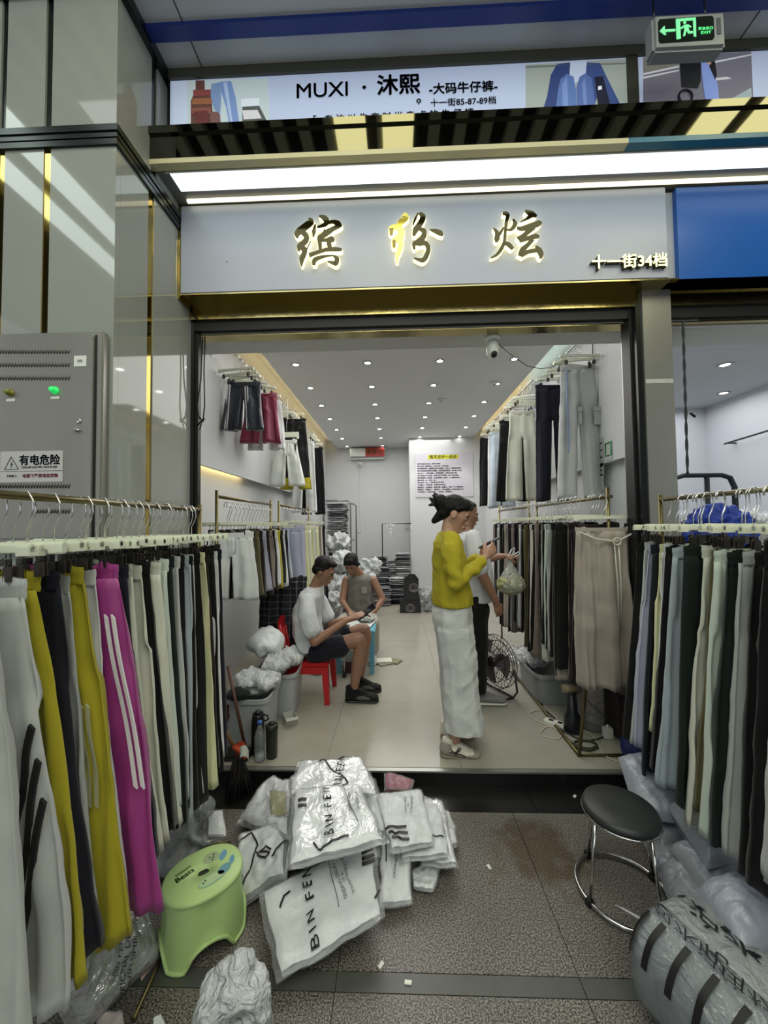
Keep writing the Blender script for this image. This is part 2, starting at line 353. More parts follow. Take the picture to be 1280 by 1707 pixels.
# ------------------------------------------------------------------ stone clad column on the left
XC, YC = -1.27, 1.64
col = struct('wall_column', MB().box((-4.4, YC+.03, 0), (XC-.02, 2.34, 4.02)), M_BLACK)
jx = [U(70, 400, Y=YC).x, U(82, 400, Y=YC).x]; jx0 = U(5, 400, Y=YC).x
def panel(a, b): return box('stone_panel', a, b, M_CLAD, col)
for (z0, z1) in ((0, 3.262), (3.352, 4.0)):
    panel((jx[1], YC, z0), (XC, YC+.03, z1)); panel((jx0, YC, z0), (jx[0], YC+.03, z1)); panel((-4.4, YC, z0), (jx0-.03, YC+.03, z1))
    sx = 1.868 if z0 == 0 else 1.885
    panel((XC-.03, YC+.031, z0), (XC, sx, z1)); panel((XC-.03, sx+.048, z0), (XC, 2.32, z1))
for a, b in ((jx[0], jx[1]), (jx0-.03, jx0)):
    box('brass_strip', (a, YC+.004, 2.4), (b, YC+.03, 3.262), M_BRASS, col); box('dark_strip', (a, YC+.01, 3.352), (b, YC+.03, 4.0), M_DARKTRIM, col)
box('brass_strip', (XC-.03, 1.868, 0), (XC-.006, 1.916, 3.262), M_BRASS, col)
box('dark_strip', (XC-.03, 1.885, 3.352), (XC-.01, 1.933, 4.0), M_DARKTRIM, col)
t1 = struct('trim_2', MB(), M_DARKTRIM) if False else None
cap = MB()
for (z0, z1, g) in ((3.262, 3.288, .012), (3.288, 3.296, .004), (3.296, 3.322, .012), (3.322, 3.352, .018)):
    cap.box((-4.4, YC-g, z0), (XC+g, YC+.03, z1)); cap.box((XC-.03, YC+.03, z0), (XC+g, 2.14, z1))
struct('trim_2', cap, M_DARKTRIM)
struct('trim_3', MB().box((-4.4, YC-.03, 4.0), (XC+.03, YC+.03, 4.06)).box((XC-.03, YC+.03, 4.0), (XC+.03, 2.0, 4.06)), M_DARKTRIM)
# jambs
struct('trim_4', MB().box((-1.285, 2.28, 0), (-1.25, 2.34, 2.8)), M_DARKTRIM)
struct('trim_5', MB().box((-1.25, 2.30, 0), (-1.232, 2.335, 2.8)), M_BLACK)
jr = U(1071, 560, Y=2.23).x; jr2 = U(1120, 560, Y=2.23).x
post = struct('wall_post', MB().box((jr+.005, 2.23, 0), (jr2, 2.45, 2.88)), M_STEELB)
box('tape_remnant', (jr+.008, 2.2285, 2.31), (jr2-.003, 2.2302, 2.335), mat('old_tape', '#b5b6ae', .6, mottle=.3, mscale=60), post)
def smudge(co, n): return co
struct('trim_6', MB().box((jr-.03, 2.24, 0), (jr+.005, 2.36, 2.8)), M_DARKTRIM)
struct('trim_7', MB().box((jr-.045, 2.28, 0), (jr-.03, 2.36, 2.8)), M_BLACK)
# brass soffit and roller shutter slot above the entrance
sf = struct('trim_8', MB().box((XC, 2.139, 2.868), (6.3, 2.262, 2.876)), M_BRASSD)
struct('trim_9', MB().box((XC, 2.262, 2.79), (6.3, 2.275, 2.876)), M_BRASSD)
sh = thing('roller_shutter', 'rolled up dark shutter bar above the shop entrance', 'shutter', (0, 2.285, 2.74))
MB().box((-1.25, 0, -.01), (jr-.03, .03, .05)).build('bottom_rail', M_BLACK, sh)
sh2 = thing('roller_shutter.001', 'rolled up dark shutter bar above the entrance next door', 'shutter', (0, 2.285, 2.74))
MB().box((jr2, 0, -.01), (6.2, .03, .05)).build('bottom_rail', M_BLACK, sh2)
struct('trim_10', MB().box((-1.25, 2.316, 2.712), (jr-.03, 2.40, 2.72)).box((jr2, 2.316, 2.712), (6.2, 2.40, 2.72)), M_BRASSD)
# ------------------------------------------------------------------ canopy, fascia, corridor ceiling
struct('ceiling.002', MB().box((-1.28, 1.885, 3.418), (7, 2.3, 3.45)), mat('canopy_grey', '#6d6e6f', .4))
struct('trim_11', MB().box((-1.28, 1.872, 3.432), (7, 1.885, 3.56)), M_MIRROR)
struct('trim_12', MB().box((-1.28, 1.86, 3.56), (7, 2.0, 3.60)), M_MIRROR)
struct('trim_13', MB().box((-1.28, 1.872, 3.406), (1.19, 1.915, 3.432)), mat('cream_lip', '#cbc49c', .4))
struct('trim_14', MB().box((1.19, 1.872, 3.406), (7, 1.915, 3.432)), mat('teal_lip', '#2f6f86', .3))
lt = thing('light_trough', 'long glowing white light strip under the canopy above the white sign', 'light', (-1.2, 1.93, 3.41))
MB().box((0, 0, 0), (2.285, .115, .01)).build('diffuser', M_LEDW, lt); MB().box((2.287, 0, 0), (7, .115, .01)).build('diffuser', M_LEDW, lt)
MB().box((-.02, -.006, -.004), (7, 0, .01)).build('frame', M_WHITEP, lt)
box('led_strip', (-1.2, 2.10, 3.401), (7, 2.116, 3.416), mat('lit_cream_strip', '#ffffff', .5, emit=1.5, emcol='#fff6c8'), bpy.data.objects['ceiling.002'])
pc = struct('ceiling.003', MB().box((-4.4, 1.55, 4.055), (7, 2.2, 4.10)), M_GREYP)
for x in (-1.05, 1.85, 3.4): box('panel_joint', (x, 1.55, 4.052), (x+.004, 1.985, 4.056), M_BLACK, pc)
box('ceiling_fin', U(437, 2, Y=1.78)-Vector((0, 0, .06)), U(441, 2, Y=1.78)+Vector((0, .11, .06)), M_WHITEP, pc)
struct('trim_15', MB().box((-1.24, 1.785, 4.035), (7, 1.85, 4.055)), M_BLUE)
struct('trim_16', MB().box((-1.26, 1.975, 4.0), (7, 2.03, 4.055)), mat('olive_trim', '#45453a', .4))
struct('wall_upper', MB().box((-1.4, 2.02, 3.45), (7, 2.2, 4.05)), M_BLACK)
cv = struct('ceiling.004', MB().box((-6, -5, 4.75), (7, 1.55, 4.8)), mat('dark_void', '#1a1a18', .7))
x = -3.6
while x < 4.6:
    box('ceiling_baffle', (x, -4.5, 4.60), (x+.085, 1.52, 4.68), mat('baffle_olive', '#a8a58c', .5), cv); x += .205
for x0, x1 in ((-.44, -.20), (-.07, .17), (2.36, 2.62), (2.74, 3.0)):
    box('light_panel', (x0, -3.5, 4.585), (x1, 1.3, 4.598), M_LEDY, cv)
for k, x0 in enumerate((-2.76, -3.12)):
    t = thing('strip_light', ('long corridor strip light mirrored in the column cladding, nearer the shop' if k == 0 else 'long corridor strip light mirrored in the column cladding, farther from the shop'), 'light', (x0, -4, 4.3))
    MB().box((0, 0, 0), (.19, 5.0, .02)).build('diffuser', M_TUBE, t); MB().box((-.01, 0, .02), (.2, 5.0, .06)).build('housing', M_WHITEP, t)
    for yy in (.3, 4.7): MB().tube([(.09, yy, .06), (.09, yy, .35)], .004, 5).build('hanger_wire', M_BLACK, t)
struct('wall_opposite', MB().box((-6, -5.1, 0), (7, -5, 4.8)), mat('opposite_wall', '#8d918d', .6))
# ------------------------------------------------------------------ white shop sign
YS = 2.137
sg = thing('shop_sign', 'long white box sign with three brass calligraphy characters over the shop entrance', 'sign', (0, YS, 2.875))
MB().box((XC+.012, 0, 0), (1.556, .11, .535), ch=.006).build('face_panel', mat('sign_white', '#adb2bf', .33, spec=.5), sg)
MB().box((XC+.002, -.004, -.03), (XC+.012, .11, .54)).build('brass_edge', M_BRASS, sg)
for px, py in ((378, 434),):
    p = U(px, py, Y=YS-.004); MB().lathe([(.006, 0), (.005, .004), (.002, .006)], 10).build('screw_cap', M_WHITEP, sg, (p.x, -.001, p.z-2.875), (PI/2, 0, 0))
M_LGLOW = mat('lit_letter_edge', '#fff8d8', .4, emit=1.5, emcol='#fff2b8')
M_LFACE = mat('brass_letter_face', '#4a4531', .08, metal=1); M_LGOLD = mat('gold_letter_face', '#d6c35a', .16, metal=1)
def stroke_poly(pts, nseg=6):
    """pts: (x, y, half width) in photo pixels along a brush stroke -> outline"""
    P = [Vector((a, b, 0)) for a, b, c in pts]; W = [c for a, b, c in pts]; Q = []; R = []
    n = len(P)
    for i in range(n-1):
        p0 = P[max(i-1, 0)]; p1 = P[i]; p2 = P[i+1]; p3 = P[min(i+2, n-1)]
        for k in range(nseg):
            t = k/nseg; Q.append(.5*((2*p1)+(p2-p0)*t+(2*p0-5*p1+4*p2-p3)*t*t+(3*p1-p0-3*p2+p3)*t**3)); R.append(W[i]*(1-t)+W[i+1]*t)
    Q.append(P[-1]); R.append(W[-1]); A = []; B = []
    for i in range(len(Q)):
        t = (Q[min(i+1, len(Q)-1)]-Q[max(i-1, 0)]); t = t.normalized() if t.length else Vector((1, 0, 0)); nn = Vector((-t.y, t.x, 0))
        A.append(Q[i]+nn*R[i]); B.append(Q[i]-nn*R[i])
    return A, B
def letter(strokes, name, faces):
    """brush strokes as a raised letter: glowing body, mirror brass face on each stroke"""
    root = None; todo = []
    body = MB()
    for k, (s, gold) in enumerate(strokes):
        for grow, (y0, y1) in ((.5, (-.001, -.026-.0004*k)), (0, (-.026-.0004*k, -.030-.0004*k))):
            A, B = stroke_poly([(a, b, c+grow) for a, b, c in s])
            rings = []
            for a, b in zip(A, B):
                pa = U(a.x, a.y, Y=YS-.028); pb = U(b.x, b.y, Y=YS-.028)
                rings.append([(pa.x, y0, pa.z-2.875), (pb.x, y0, pb.z-2.875), (pb.x, y1, pb.z-2.875), (pa.x, y1, pa.z-2.875)])
            if grow: body.rings(rings, sm=False)
            else: todo.append((rings, gold))
    root = body.build(name, M_LGLOW, sg)
    for rings, gold in todo: MB().rings(rings, sm=False).build('brush_stroke', M_LGOLD if gold else M_LFACE, root)
def tr(ox, oy, sc, ss): return [([(ox+a/sc, oy+b/sc, c/sc) for a, b, c in s], g) for s, g in ss]
L1 = tr(485, 350, 12.8, [
 ([(380, 180, 20), (420, 255, 75), (300, 360, 75), (190, 440, 70), (130, 520, 60), (140, 600, 15)], 0),
 ([(250, 470, 60), (330, 570, 55), (300, 680, 60), (180, 770, 50), (165, 880, 20)], 0),
 ([(200, 790, 50), (270, 830, 60), (290, 900, 55), (230, 1060, 55), (225, 1210, 8)], 0),
 ([(420, 670, 8), (340, 840, 12), (300, 1000, 15)], 0),
 ([(520, 310, 12), (490, 460, 45), (478, 590, 8)], 0),
 ([(600, 135, 15), (700, 170, 55), (760, 240, 65), (720, 320, 45), (560, 375, 15)], 0),
 ([(760, 290, 30), (900, 260, 40), (1000, 300, 65), (1080, 360, 25)], 0),
 ([(1030, 350, 40), (900, 410, 45), (800, 470, 60), (700, 560, 45), (600, 590, 40)], 0),
 ([(740, 430, 30), (690, 530, 40), (610, 600, 45), (620, 720, 42), (630, 860, 35)], 0),
 ([(650, 660, 25), (760, 650, 35), (860, 640, 70), (930, 660, 20)], 0),
 ([(800, 640, 45), (820, 760, 50), (850, 890, 35)], 0),
 ([(390, 980, 45), (560, 920, 38), (760, 860, 38), (960, 850, 45), (1090, 860, 22)], 0),
 ([(490, 1190, 30), (510, 1080, 50), (640, 1020, 35), (800, 990, 18), (900, 985, 12)], 0),
 ([(900, 985, 12), (980, 1050, 50), (960, 1150, 50), (880, 1140, 30), (780, 1110, 8)], 0)])
L2 = tr(640, 345, 12.19, [
 ([(400, 140, 40), (440, 210, 65), (350, 300, 60), (280, 390, 50), (160, 440, 60), (140, 560, 30)], 1),
 ([(300, 420, 60), (350, 520, 70), (310, 640, 70), (200, 700, 45), (200, 840, 25)], 1),
 ([(320, 640, 60), (340, 760, 55), (310, 900, 45), (270, 1000, 40), (270, 1140, 12)], 1),
 ([(150, 430, 50), (150, 580, 25)], 0), ([(205, 670, 40), (205, 830, 28)], 0),
 ([(690, 130, 20), (630, 260, 22), (585, 380, 10)], 0),
 ([(720, 130, 25), (790, 210, 60), (740, 340, 55), (650, 460, 60), (600, 590, 25)], 0),
 ([(720, 450, 30), (810, 500, 50), (800, 610, 55), (700, 720, 60), (610, 760, 40), (620, 870, 20)], 0),
 ([(690, 760, 50), (830, 740, 45), (900, 850, 45), (860, 1000, 50), (780, 1090, 45), (600, 1045, 8)], 0),
 ([(930, 475, 8), (1040, 500, 42), (1140, 540, 55), (1195, 590, 15)], 0)])
L3 = tr(805, 345, 11.64, [
 ([(380, 120, 25), (450, 130, 40), (480, 180, 38), (450, 300, 32), (430, 500, 28), (410, 680, 30), (350, 820, 38), (260, 930, 28), (150, 990, 8)], 0),
 ([(200, 410, 8), (270, 500, 40), (270, 620, 55), (255, 685, 15)], 0), ([(400, 400, 15), (340, 500, 30), (280, 580, 35)], 0),
 ([(580, 240, 12), (620, 330, 45), (570, 420, 35), (500, 460, 15)], 0), ([(420, 440, 12), (500, 450, 12), (550, 440, 20)], 0),
 ([(420, 700, 30), (500, 740, 42), (580, 820, 30)], 0),
 ([(810, 80, 15), (930, 140, 60), (1040, 190, 20)], 0), ([(940, 160, 55), (840, 240, 22), (720, 305, 6)], 0),
 ([(655, 410, 20), (760, 430, 45), (960, 370, 55), (1080, 330, 60), (1130, 350, 22)], 0),
 ([(980, 400, 50), (860, 500, 45), (780, 570, 45), (690, 650, 62)], 0),
 ([(700, 650, 55), (860, 620, 40), (1010, 580, 50), (1085, 600, 20)], 0),
 ([(960, 640, 40), (860, 750, 42), (760, 850, 55), (715, 960, 45)], 0),
 ([(730, 940, 55), (880, 880, 35), (1040, 850, 40)], 0),
 ([(1010, 770, 12), (1080, 850, 55), (1120, 940, 50), (1110, 1010, 18)], 0)])
letter(L1, 'letter', 0); letter(L2, 'letter', 0); letter(L3, 'letter', 0)
p = U(1048, 437.5, Y=YS-.02); R2 = FACE
text('十一街34档', .0845, mat('letter_brass_dark', '#5d543a', .2, metal=.8), sg, place(p.x, -.012, p.z-2.875-.002), .012, .0012, name='letter')
text('十一街34档', .0845, mat('lit_small_letter', '#fffbd0', .4, emit=.8, emcol='#fffcc0'), sg, place(p.x+.001, -.026, p.z-2.875-.001), .001, .0012, name='letter')
# blue sign of the shop next door
bs = thing('shop_sign.001', 'blank bright blue box sign of the shop next door', 'sign', (0, YS, 2.868))
MB().box((1.612, 0, 0), (6, .11, .53)).build('face_panel', mat('sign_blue', '#1c5cae', .3), bs)
MB().box((1.572, .03, 0), (1.612, .11, .53)).build('side_panel', mat('pale_side', '#a9adb4', .5), bs)
# ------------------------------------------------------------------ light box banner above the canopy
def pxpoly(pts, Y, m, parent, name, org=(0, 0, 0), th=.001):
    P = [U(a, b, Y=Y)-Vector(org) for a, b in pts]
    return MB().prism([(p.x, p.y, p.z) for p in P], (0, th, 0)).build(name, m, parent)
def flat(name, c, e=0): return mat(name, c, .5, emit=e) if e else mat(name, c, .5)
YB = 1.99; ob = (0, YB, 3.6)
bn = thing('banner_light_box', 'backlit pale blue banner with dark lettering above the canopy left of centre', 'banner', ob)
EB = .42
def pr(c): return mat('print_'+c[1:], c, .5, emit=EB, emcol=c)
MB().box((-1.235, 0, -.1), (1.30, .02, .43)).build('light_box', pr('#aebbd6'), bn)
def bp(pts, c, k=1, name='picture_print'): return pxpoly(pts, YB-.0012*k, pr(c), bn, name, ob)
bp([(288, 136), (312, 135), (312, 222), (288, 222)], '#b9c6de'); bp([(312, 135), (447, 130), (449, 215), (312, 222)], '#b4c2c6')
bp([(326, 134), (341, 134), (341, 152), (352, 152), (356, 215), (318, 215), (318, 168), (326, 150)], '#5a3a35', 2)
for k, (a, b, c) in enumerate(((322, 150, '#7c3f3c'), (320, 164, '#8a5a3c'), (319, 180, '#7a4a3e'))): bp([(a, b), (a+32, b-1), (a+33, b+9), (a, b+10)], c, 3+k)
bp([(322, 186), (345, 184), (350, 212), (330, 212)], '#5b2a28', 7); bp([(350, 186), (366, 186), (368, 212), (352, 212)], '#6a4a48', 7)
bp([(352, 140), (367, 137), (368, 170), (366, 190), (356, 180), (351, 160)], '#7088b0', 8)
bp([(367, 136), (385, 135), (392, 160), (399, 210), (383, 212), (377, 178), (368, 152)], '#6e88b8', 8)
bp([(372, 138), (378, 137), (388, 205), (384, 205)], '#9db0d2', 9)
bp([(402, 165), (432, 163), (432, 176), (402, 178)], '#ced6e2', 3); bp([(404, 178), (432, 176), (444, 200), (404, 203)], '#4b524e', 4); bp([(404, 184), (429, 183), (436, 197), (406, 199)], '#c6c6cc', 5)
bp([(876, 108), (1053, 97), (1056, 188), (876, 197)], '#98a19c'); bp([(876, 110), (1053, 104), (1053, 106), (876, 113)], '#6e7470', 2)
bp([(928, 107), (950, 104), (945, 190), (902, 192), (912, 160), (918, 125)], '#2d3f72', 2); bp([(975, 104), (1000, 105), (1012, 130), (1035, 176), (1020, 182), (1000, 150), (985, 190), (975, 190)], '#35497e', 2)
bp([(951, 103), (978, 102), (976, 125), (958, 140), (950, 125)], '#b8c3dc', 3)
bp([(930, 150), (934, 132), (945, 123), (956, 128), (960, 150), (962, 192), (925, 194)], '#546fa8', 4); bp([(961, 145), (966, 128), (976, 122), (986, 130), (990, 160), (994, 190), (963, 192)], '#50659f', 4)
bp([(937, 140), (945, 128), (948, 190), (938, 190)], '#7089bd', 5); bp([(970, 140), (975, 128), (980, 190), (974, 190)], '#6a80b5', 5)
bp([(991, 128), (1005, 127), (1018, 178), (998, 182)], '#14142c', 5); bp([(997, 144), (1003, 143), (1003, 149), (997, 150)], '#dfe3ee', 6)
MB().box((1.265, -.006, -.1), (1.325, .03, .46)).build('divider', mat('olive_trim'), bn)
M_INK = mat('print_ink', '#10182c', .6)
def btext(s, px, py, size, off=0, sx=1): p = U(px, py, Y=YB-.004); return text(s, size, M_INK, bn, Matrix.Translation((p.x, -.004, p.z-3.6)) @ FACE, .0004, off, sx=sx)
btext('MUXI', 537, 151, .118, .001, 1.04); btext('·', 607, 147, .12, .004); btext('沐熙', 664, 143, .122, .0035, .98); btext('-大码牛仔裤-', 772, 147, .066, .002, 1.0)
btext('十一街85-87-89档', 772, 170, .047, .0007, 1.0); btext('「   专 注 以 生 产 时 尚 卖 点 的 牛 仔 裤  」', 662, 194, .05, .001, 1.0)
p = U(698, 168, Y=YB-.004); MB().rings([[(p.x+r*math.sin(a), -.004, p.z-3.6+r*math.cos(a)-(.012 if abs(a-PI) < .1 else 0)) for a in [2*PI*i/24 for i in range(24)]] for r in (.005, .0135)], cap=(False, False), sm=False).build('map_pin_mark', M_INK, bn)
bn2 = thing('banner_light_box.001', 'backlit street photograph banner with pale blue end above the canopy at right', 'banner', ob)
MB().box((1.325, 0, -.1), (2.4, .02, .46)).build('light_box', pr('#aebbd6'), bn2)
def bq(pts, c, k=1): return pxpoly(pts, YB-.0012*k, pr(c), bn2, 'picture_print', ob)
bq([(1072, 96), (1252, 86), (1256, 176), (1072, 184)], '#6c6a78'); bq([(1072, 96), (1135, 93), (1133, 113), (1072, 124)], '#77776e', 2)
bq([(1072, 122), (1132, 109), (1132, 112), (1072, 125)], '#c9ccd2', 3); bq([(1072, 128), (1132, 116), (1132, 118), (1072, 131)], '#c9ccd2', 3)
bq([(1190, 102), (1252, 90), (1252, 92), (1190, 105)], '#c9ccd2', 3); bq([(1200, 175), (1252, 146), (1254, 172), (1202, 177)], '#94a4a8', 3)
bq([(1132, 93), (1168, 91), (1168, 135), (1163, 147), (1136, 145)], '#0b0d16', 4); bq([(1190, 130), (1212, 128), (1220, 131), (1194, 134)], '#c2bfc0', 3)
bq([(1168, 100), (1176, 95), (1186, 108), (1196, 140), (1199, 172), (1177, 174), (1172, 140)], '#7c92d0', 5); bq([(1180, 92), (1190, 92), (1195, 125), (1192, 132), (1183, 112)], '#12121c', 6)
bq([(1168, 92), (1179, 92), (1178, 102), (1170, 104)], '#c6cad8', 6); bq([(1178, 100), (1186, 99), (1185, 107), (1180, 108)], '#b8917c', 7)
c = U(1143, 160, Y=YB-.01)
MB().tube([(c.x+.035*math.cos(a), -.008, c.z-3.6+.037*math.sin(a)) for a in [2*PI*i/16 for i in range(16)]], .006, 5, closed=True).build('picture_print', pr('#0b0d16'), bn2)
# ------------------------------------------------------------------ exit sign
es = thing('exit_sign', 'grey hanging exit sign with green arrow and running figure below the ceiling', 'sign', (1.245, 1.75, 3.73))
M_EXG = mat('exit_green', '#7fe0a0', .4, emit=.55, emcol='#6fe49a'); M_EXD = mat('exit_dark', '#06140e', .2)
MB().box((0, 0, .0), (.335, .07, .175), ch=.012).build('housing', mat('exit_housing', '#a0a4a4', .35, metal=.4), es)
MB().prism([(.03, -.002, .03), (.022, -.002, .04), (.022, -.002, .135), (.03, -.002, .148), (.27, -.002, .152), (.278, -.002, .142), (.278, -.002, .045), (.27, -.002, .034)], (0, .003, 0)).build('sign_face', M_EXD, es)
MB().box((.292, -.002, .06), (.31, .002, .14)).build('indicator_slot', mat('dark_grille', '#4e5257', .5), es)
def ep(pts, n='pictogram'): return MB().prism([(a/1000, -.004, b/1000) for a, b in pts], (0, .002, 0)).build(n, M_EXG, es)
def e_(x, y): return (22+(x-150)*.427, 150-(y-85)*.464)   # crop pixels -> sign millimetres
ep([e_(160, 220), e_(205, 172), e_(220, 172), e_(215, 205), e_(330, 205), e_(330, 230), e_(215, 232), e_(232, 262), e_(210, 262)], 'arrow')
for q in ([(340, 100), (385, 100), (385, 312), (340, 316)], [(385, 100), (555, 95), (552, 122), (385, 126)], [(525, 122), (555, 120), (550, 302), (525, 292)]): ep([e_(*a) for a in q], 'door_mark')
for q in ([(420, 133), (440, 128), (452, 145), (440, 160), (422, 156)], [(388, 195), (430, 168), (470, 165), (505, 190), (498, 200), (470, 185), (480, 235), (520, 240), (518, 260), (468, 262), (452, 225), (432, 285), (410, 285), (428, 215), (425, 190), (396, 212)]): ep([e_(*a) for a in q], 'running_figure')
text('安全出口', .0165, M_EXG, es, Matrix.Translation((.238, -.004, .088)) @ FACE, .0004, .0003, sx=1.05); text('EXIT', .018, M_EXG, es, Matrix.Translation((.238, -.004, .068)) @ FACE, .0004, .0003, sx=1.3)
for x in (.03, .27): MB().tube([(x, .035, .17), (x, .035, .325)], .004, 6).build('hanger_rod', M_DARKTRIM, es)
# ------------------------------------------------------------------ electrical cabinet on the column
YK = 1.60; xr = U(170, 700, Y=YK).x; xd = U(157, 700, Y=YK).x; zt = 2.375; zb = 1.40
ec = thing('electrical_cabinet', 'stainless steel electrical cabinet with vents and danger plate on the left column', 'cabinet', (xr, YC, zb))
W_ = 1.05; H_ = zt-zb
MB().box((-W_, YK-YC, 0), (0, -.001, H_), ch=.006).build('body', M_STEELD, ec)
dx = xd-xr
dr = MB().box((-W_+.03, YK-YC-.012, .06), (dx, YK-YC+.004, H_-.028), ch=.003).build('door', M_STEELD, ec)
MB().box((dx, YK-YC-.003, .05), (dx+.009, YK-YC+.004, H_-.02)).build('door_gap', M_BLACK, ec)
def K(px, py): q = U(px, py, Y=YK-.012); return q.x-xr, q.z-zb
vm = None
for py in (586, 608, 630, 810, 832, 852):
    for k in range(38):
        x, z = K(115-k*4.75, py)
        if x < -W_+.06: break
        if vm is None: vm = MB().rings([[(r*math.cos(a)*.7, -y_, r*2.2*math.sin(a)) for a in [2*PI*i/8 for i in range(8)]] for r, y_ in ((.0052, 0), (.0048, .003), (.002, .005))], cap=(False, True)).mesh('vent_louvre', mat('louvre', '#6d6b66', .35, metal=.9))
        if py < 700 or py < 820: inst(vm, 'vent_louvre', dr, (x, YK-YC-.012, z), (0, .25, 0))
        elif k < 12: inst(vm, 'vent_louvre', dr, (x, YK-YC-.012, z), (0, .25, 0))
for px, py, m, l in ((92, 651, mat('green_lamp', '#2fe06c', .2, emit=.6, emcol='#26d860'), 'lit green pilot lamp'), (18, 655, mat('olive_lamp', '#7b7a2e', .2), 'unlit olive pilot lamp')):
    x, z = K(px, py); o = MB().lathe([(.017, 0), (.017, .004), (.0125, .006), (.0125, .018), (.009, .024), (.003, .026)], 16).build('pilot_lamp', m, ec, (x, YK-YC-.012, z), (PI/2, 0, 0)); o['label'] = l
    x, z = K(px, py+12); MB().box((x-.02, YK-YC-.0135, z-.006), (x+.02, YK-YC-.0125, z+.006)).build('lamp_label', M_WHITEP, ec)
x, z = K(132, 702); MB().lathe([(.010, 0), (.010, .004), (.005, .005), (.005, .002)], 14).build('keyhole', M_CHROME, ec, (x, YK-YC-.012, z), (PI/2, 0, 0))
x, z = K(128, 717); MB().lathe([(.008, 0), (.008, .012), (.004, .014)], 12).tube([(0, 0, .010), (.022, -.004, .012)], [.006, .004], 7).build('door_handle', M_CHROME, ec, (x, YK-YC-.012, z), (PI/2, 0, 0))
x, z = K(134, 602); o = MB().box((x-.028, YK-YC-.0135, z-.024), (x+.028, YK-YC-.0125, z+.024)).build('sticker', M_WHITEP, ec)
MB().box((x-.012, YK-YC-.0142, z-.006), (x+.01, YK-YC-.0135, z+.006)).build('sticker_print', mat('sticker_grey', '#8a8c88'), ec)
x0, z0 = K(2, 753); x1, z1 = K(105, 803)
dp = MB().box((x0, YK-YC-.0145, z1), (x1, YK-YC-.0125, z0)).build('danger_plate', mat('plate_white', '#b9b8b6', .4), ec); dp['label'] = 'white danger plate with triangle and lettering'
y_ = YK-YC-.0155
def ct(s, px, py, size, m, off=0, sx=1): x, z = K(px, py); return text(s, size, m, dp, Matrix.Translation((x, y_, z)) @ FACE, .0003, off, sx=sx)
ct('有电危险', 67, 768, .0475, M_INK, .0012, .97); ct('DANGER ELECTRIC SHOCK RISK', 67, 779, .0125, M_INK, .0001, .88)
ct('文明施工:', 21, 794, .012, M_INK); ct('电箱下严禁堆放货物', 68, 793.5, .0178, mat('print_magenta', '#b0507a', .5), .0004, 1.0)
x0, z0 = K(3, 786.5); x1, _ = K(105, 786.5); MB().box((x0, y_, z0), (x1, y_+.0005, z0+.0012)).build('rule_line', M_INK, dp)
T = [K(9, 783), K(20, 762), K(32, 782)]; MB().tube([(a, y_, b) for a, b in T], .0017, 5, closed=True).build('warning_triangle', M_INK, dp)
c = K(20.5, 776); MB().prism([(c[0]+a, y_, c[1]+b) for a, b in ((.002, .018), (-.006, .002), (-.001, .002), (-.004, -.014), (.006, .005), (.001, .005))], (0, .0006, 0)).build('lightning_bolt', M_INK, dp)
# ------------------------------------------------------------------ cameras, air conditioner, posters inside
p = U(821, 578, Z=ZC); cc = thing('security_camera', 'white dome security camera hanging under the front edge of the shop ceiling', 'camera', U(821, 562, Z=2.72))
cc.scale = (.8, .8, .95)
MB().lathe([(.06, 0), (.062, -.015), (.05, -.03)], 20).build('base', M_WHITEP, cc)
MB().lathe([(.03, -.03), (.045, -.05), (.052, -.08), (.05, -.11), (.035, -.135), (.012, -.145)], 20).build('head', M_WHITEP, cc)
MB().lathe([(.022, 0), (.024, .012), (.010, .02)], 16).build('lens', M_BLACK, cc, (0, -.028, -.128), (math.radians(125), 0, 0))
cb = MB().tube([U(828, 570, Y=2.50), U(840, 582, Y=2.54), U(858, 596, Y=2.62), U(878, 610, Y=2.75), U(902, 615, Y=2.95), U(922, 611, Y=3.2), U(930, 606, Y=3.4)], .003, 5).build('camera_cable', M_BLACKP); tag(cb, 'thin black cable from the ceiling camera to the right cove', 'cable')
q = U(601, 775, Y=8.46); c2 = thing('security_camera.001', 'small white security camera on the back wall under the air conditioner', 'camera', (q.x, 8.5, q.z))
MB().box((-.04, -.05, -.02), (.04, 0, .06), ch=.01).build('base', M_WHITEP, c2); MB().lathe([(.035, 0), (.042, .03), (.04, .06), (.02, .075)], 16).build('head', M_WHITEP, c2, (0, -.04, 0), (PI/2, 0, 0)); MB().lathe([(.018, 0), (.01, .008)], 12).build('lens', M_BLACK, c2, (0, -.112, 0), (PI/2, 0, 0))
MB().tube([(-.02, -.01, -.02), (-.02, -.01, -1.5), (-.02, -.01, -1.52), (-.12, -.01, -1.52)], .008, 6).build('conduit', M_WHITEP, c2)
ac = thing('air_conditioner', 'white wall air conditioner high on the back wall with a red banner', 'air conditioner', (-1.02, 8.5, 2.98))
MB().box((0, -.2, 0), (.78, 0, .24), ch=.02).build('body', M_WHITEP, ac); MB().box((.02, -.205, .02), (.76, -.198, .05)).build('air_slot', mat('slot_grey', '#6f7376'), ac)
rb = MB().box((-.2, -.004, -.1), (.22, 0, .1)).build('red_banner', mat('banner_red', '#a3262a', .5)); rb.location = (-.47, 8.294, 3.12); tag(rb, 'small red banner with gold characters on the air conditioner', 'banner')
text('富贵花', .125, mat('print_gold', '#b88838', .5), rb, Matrix.Translation((0, -.006, 0)) @ FACE, .001, .002)
po = thing('wall_poster', 'large white poster with yellow heading on the pillar behind the woman', 'poster', (.389, 7.565, 2.05))
MB().box((0, -.012, 0), (1.147, 0, .883)).build('poster_board', mat('poster_white', '#c6c3cc', .35), po)
MB().box((.25, -.014, .76), (.86, -.012, .845)).build('heading_block', mat('poster_yellow', '#c6c62c', .5), po)
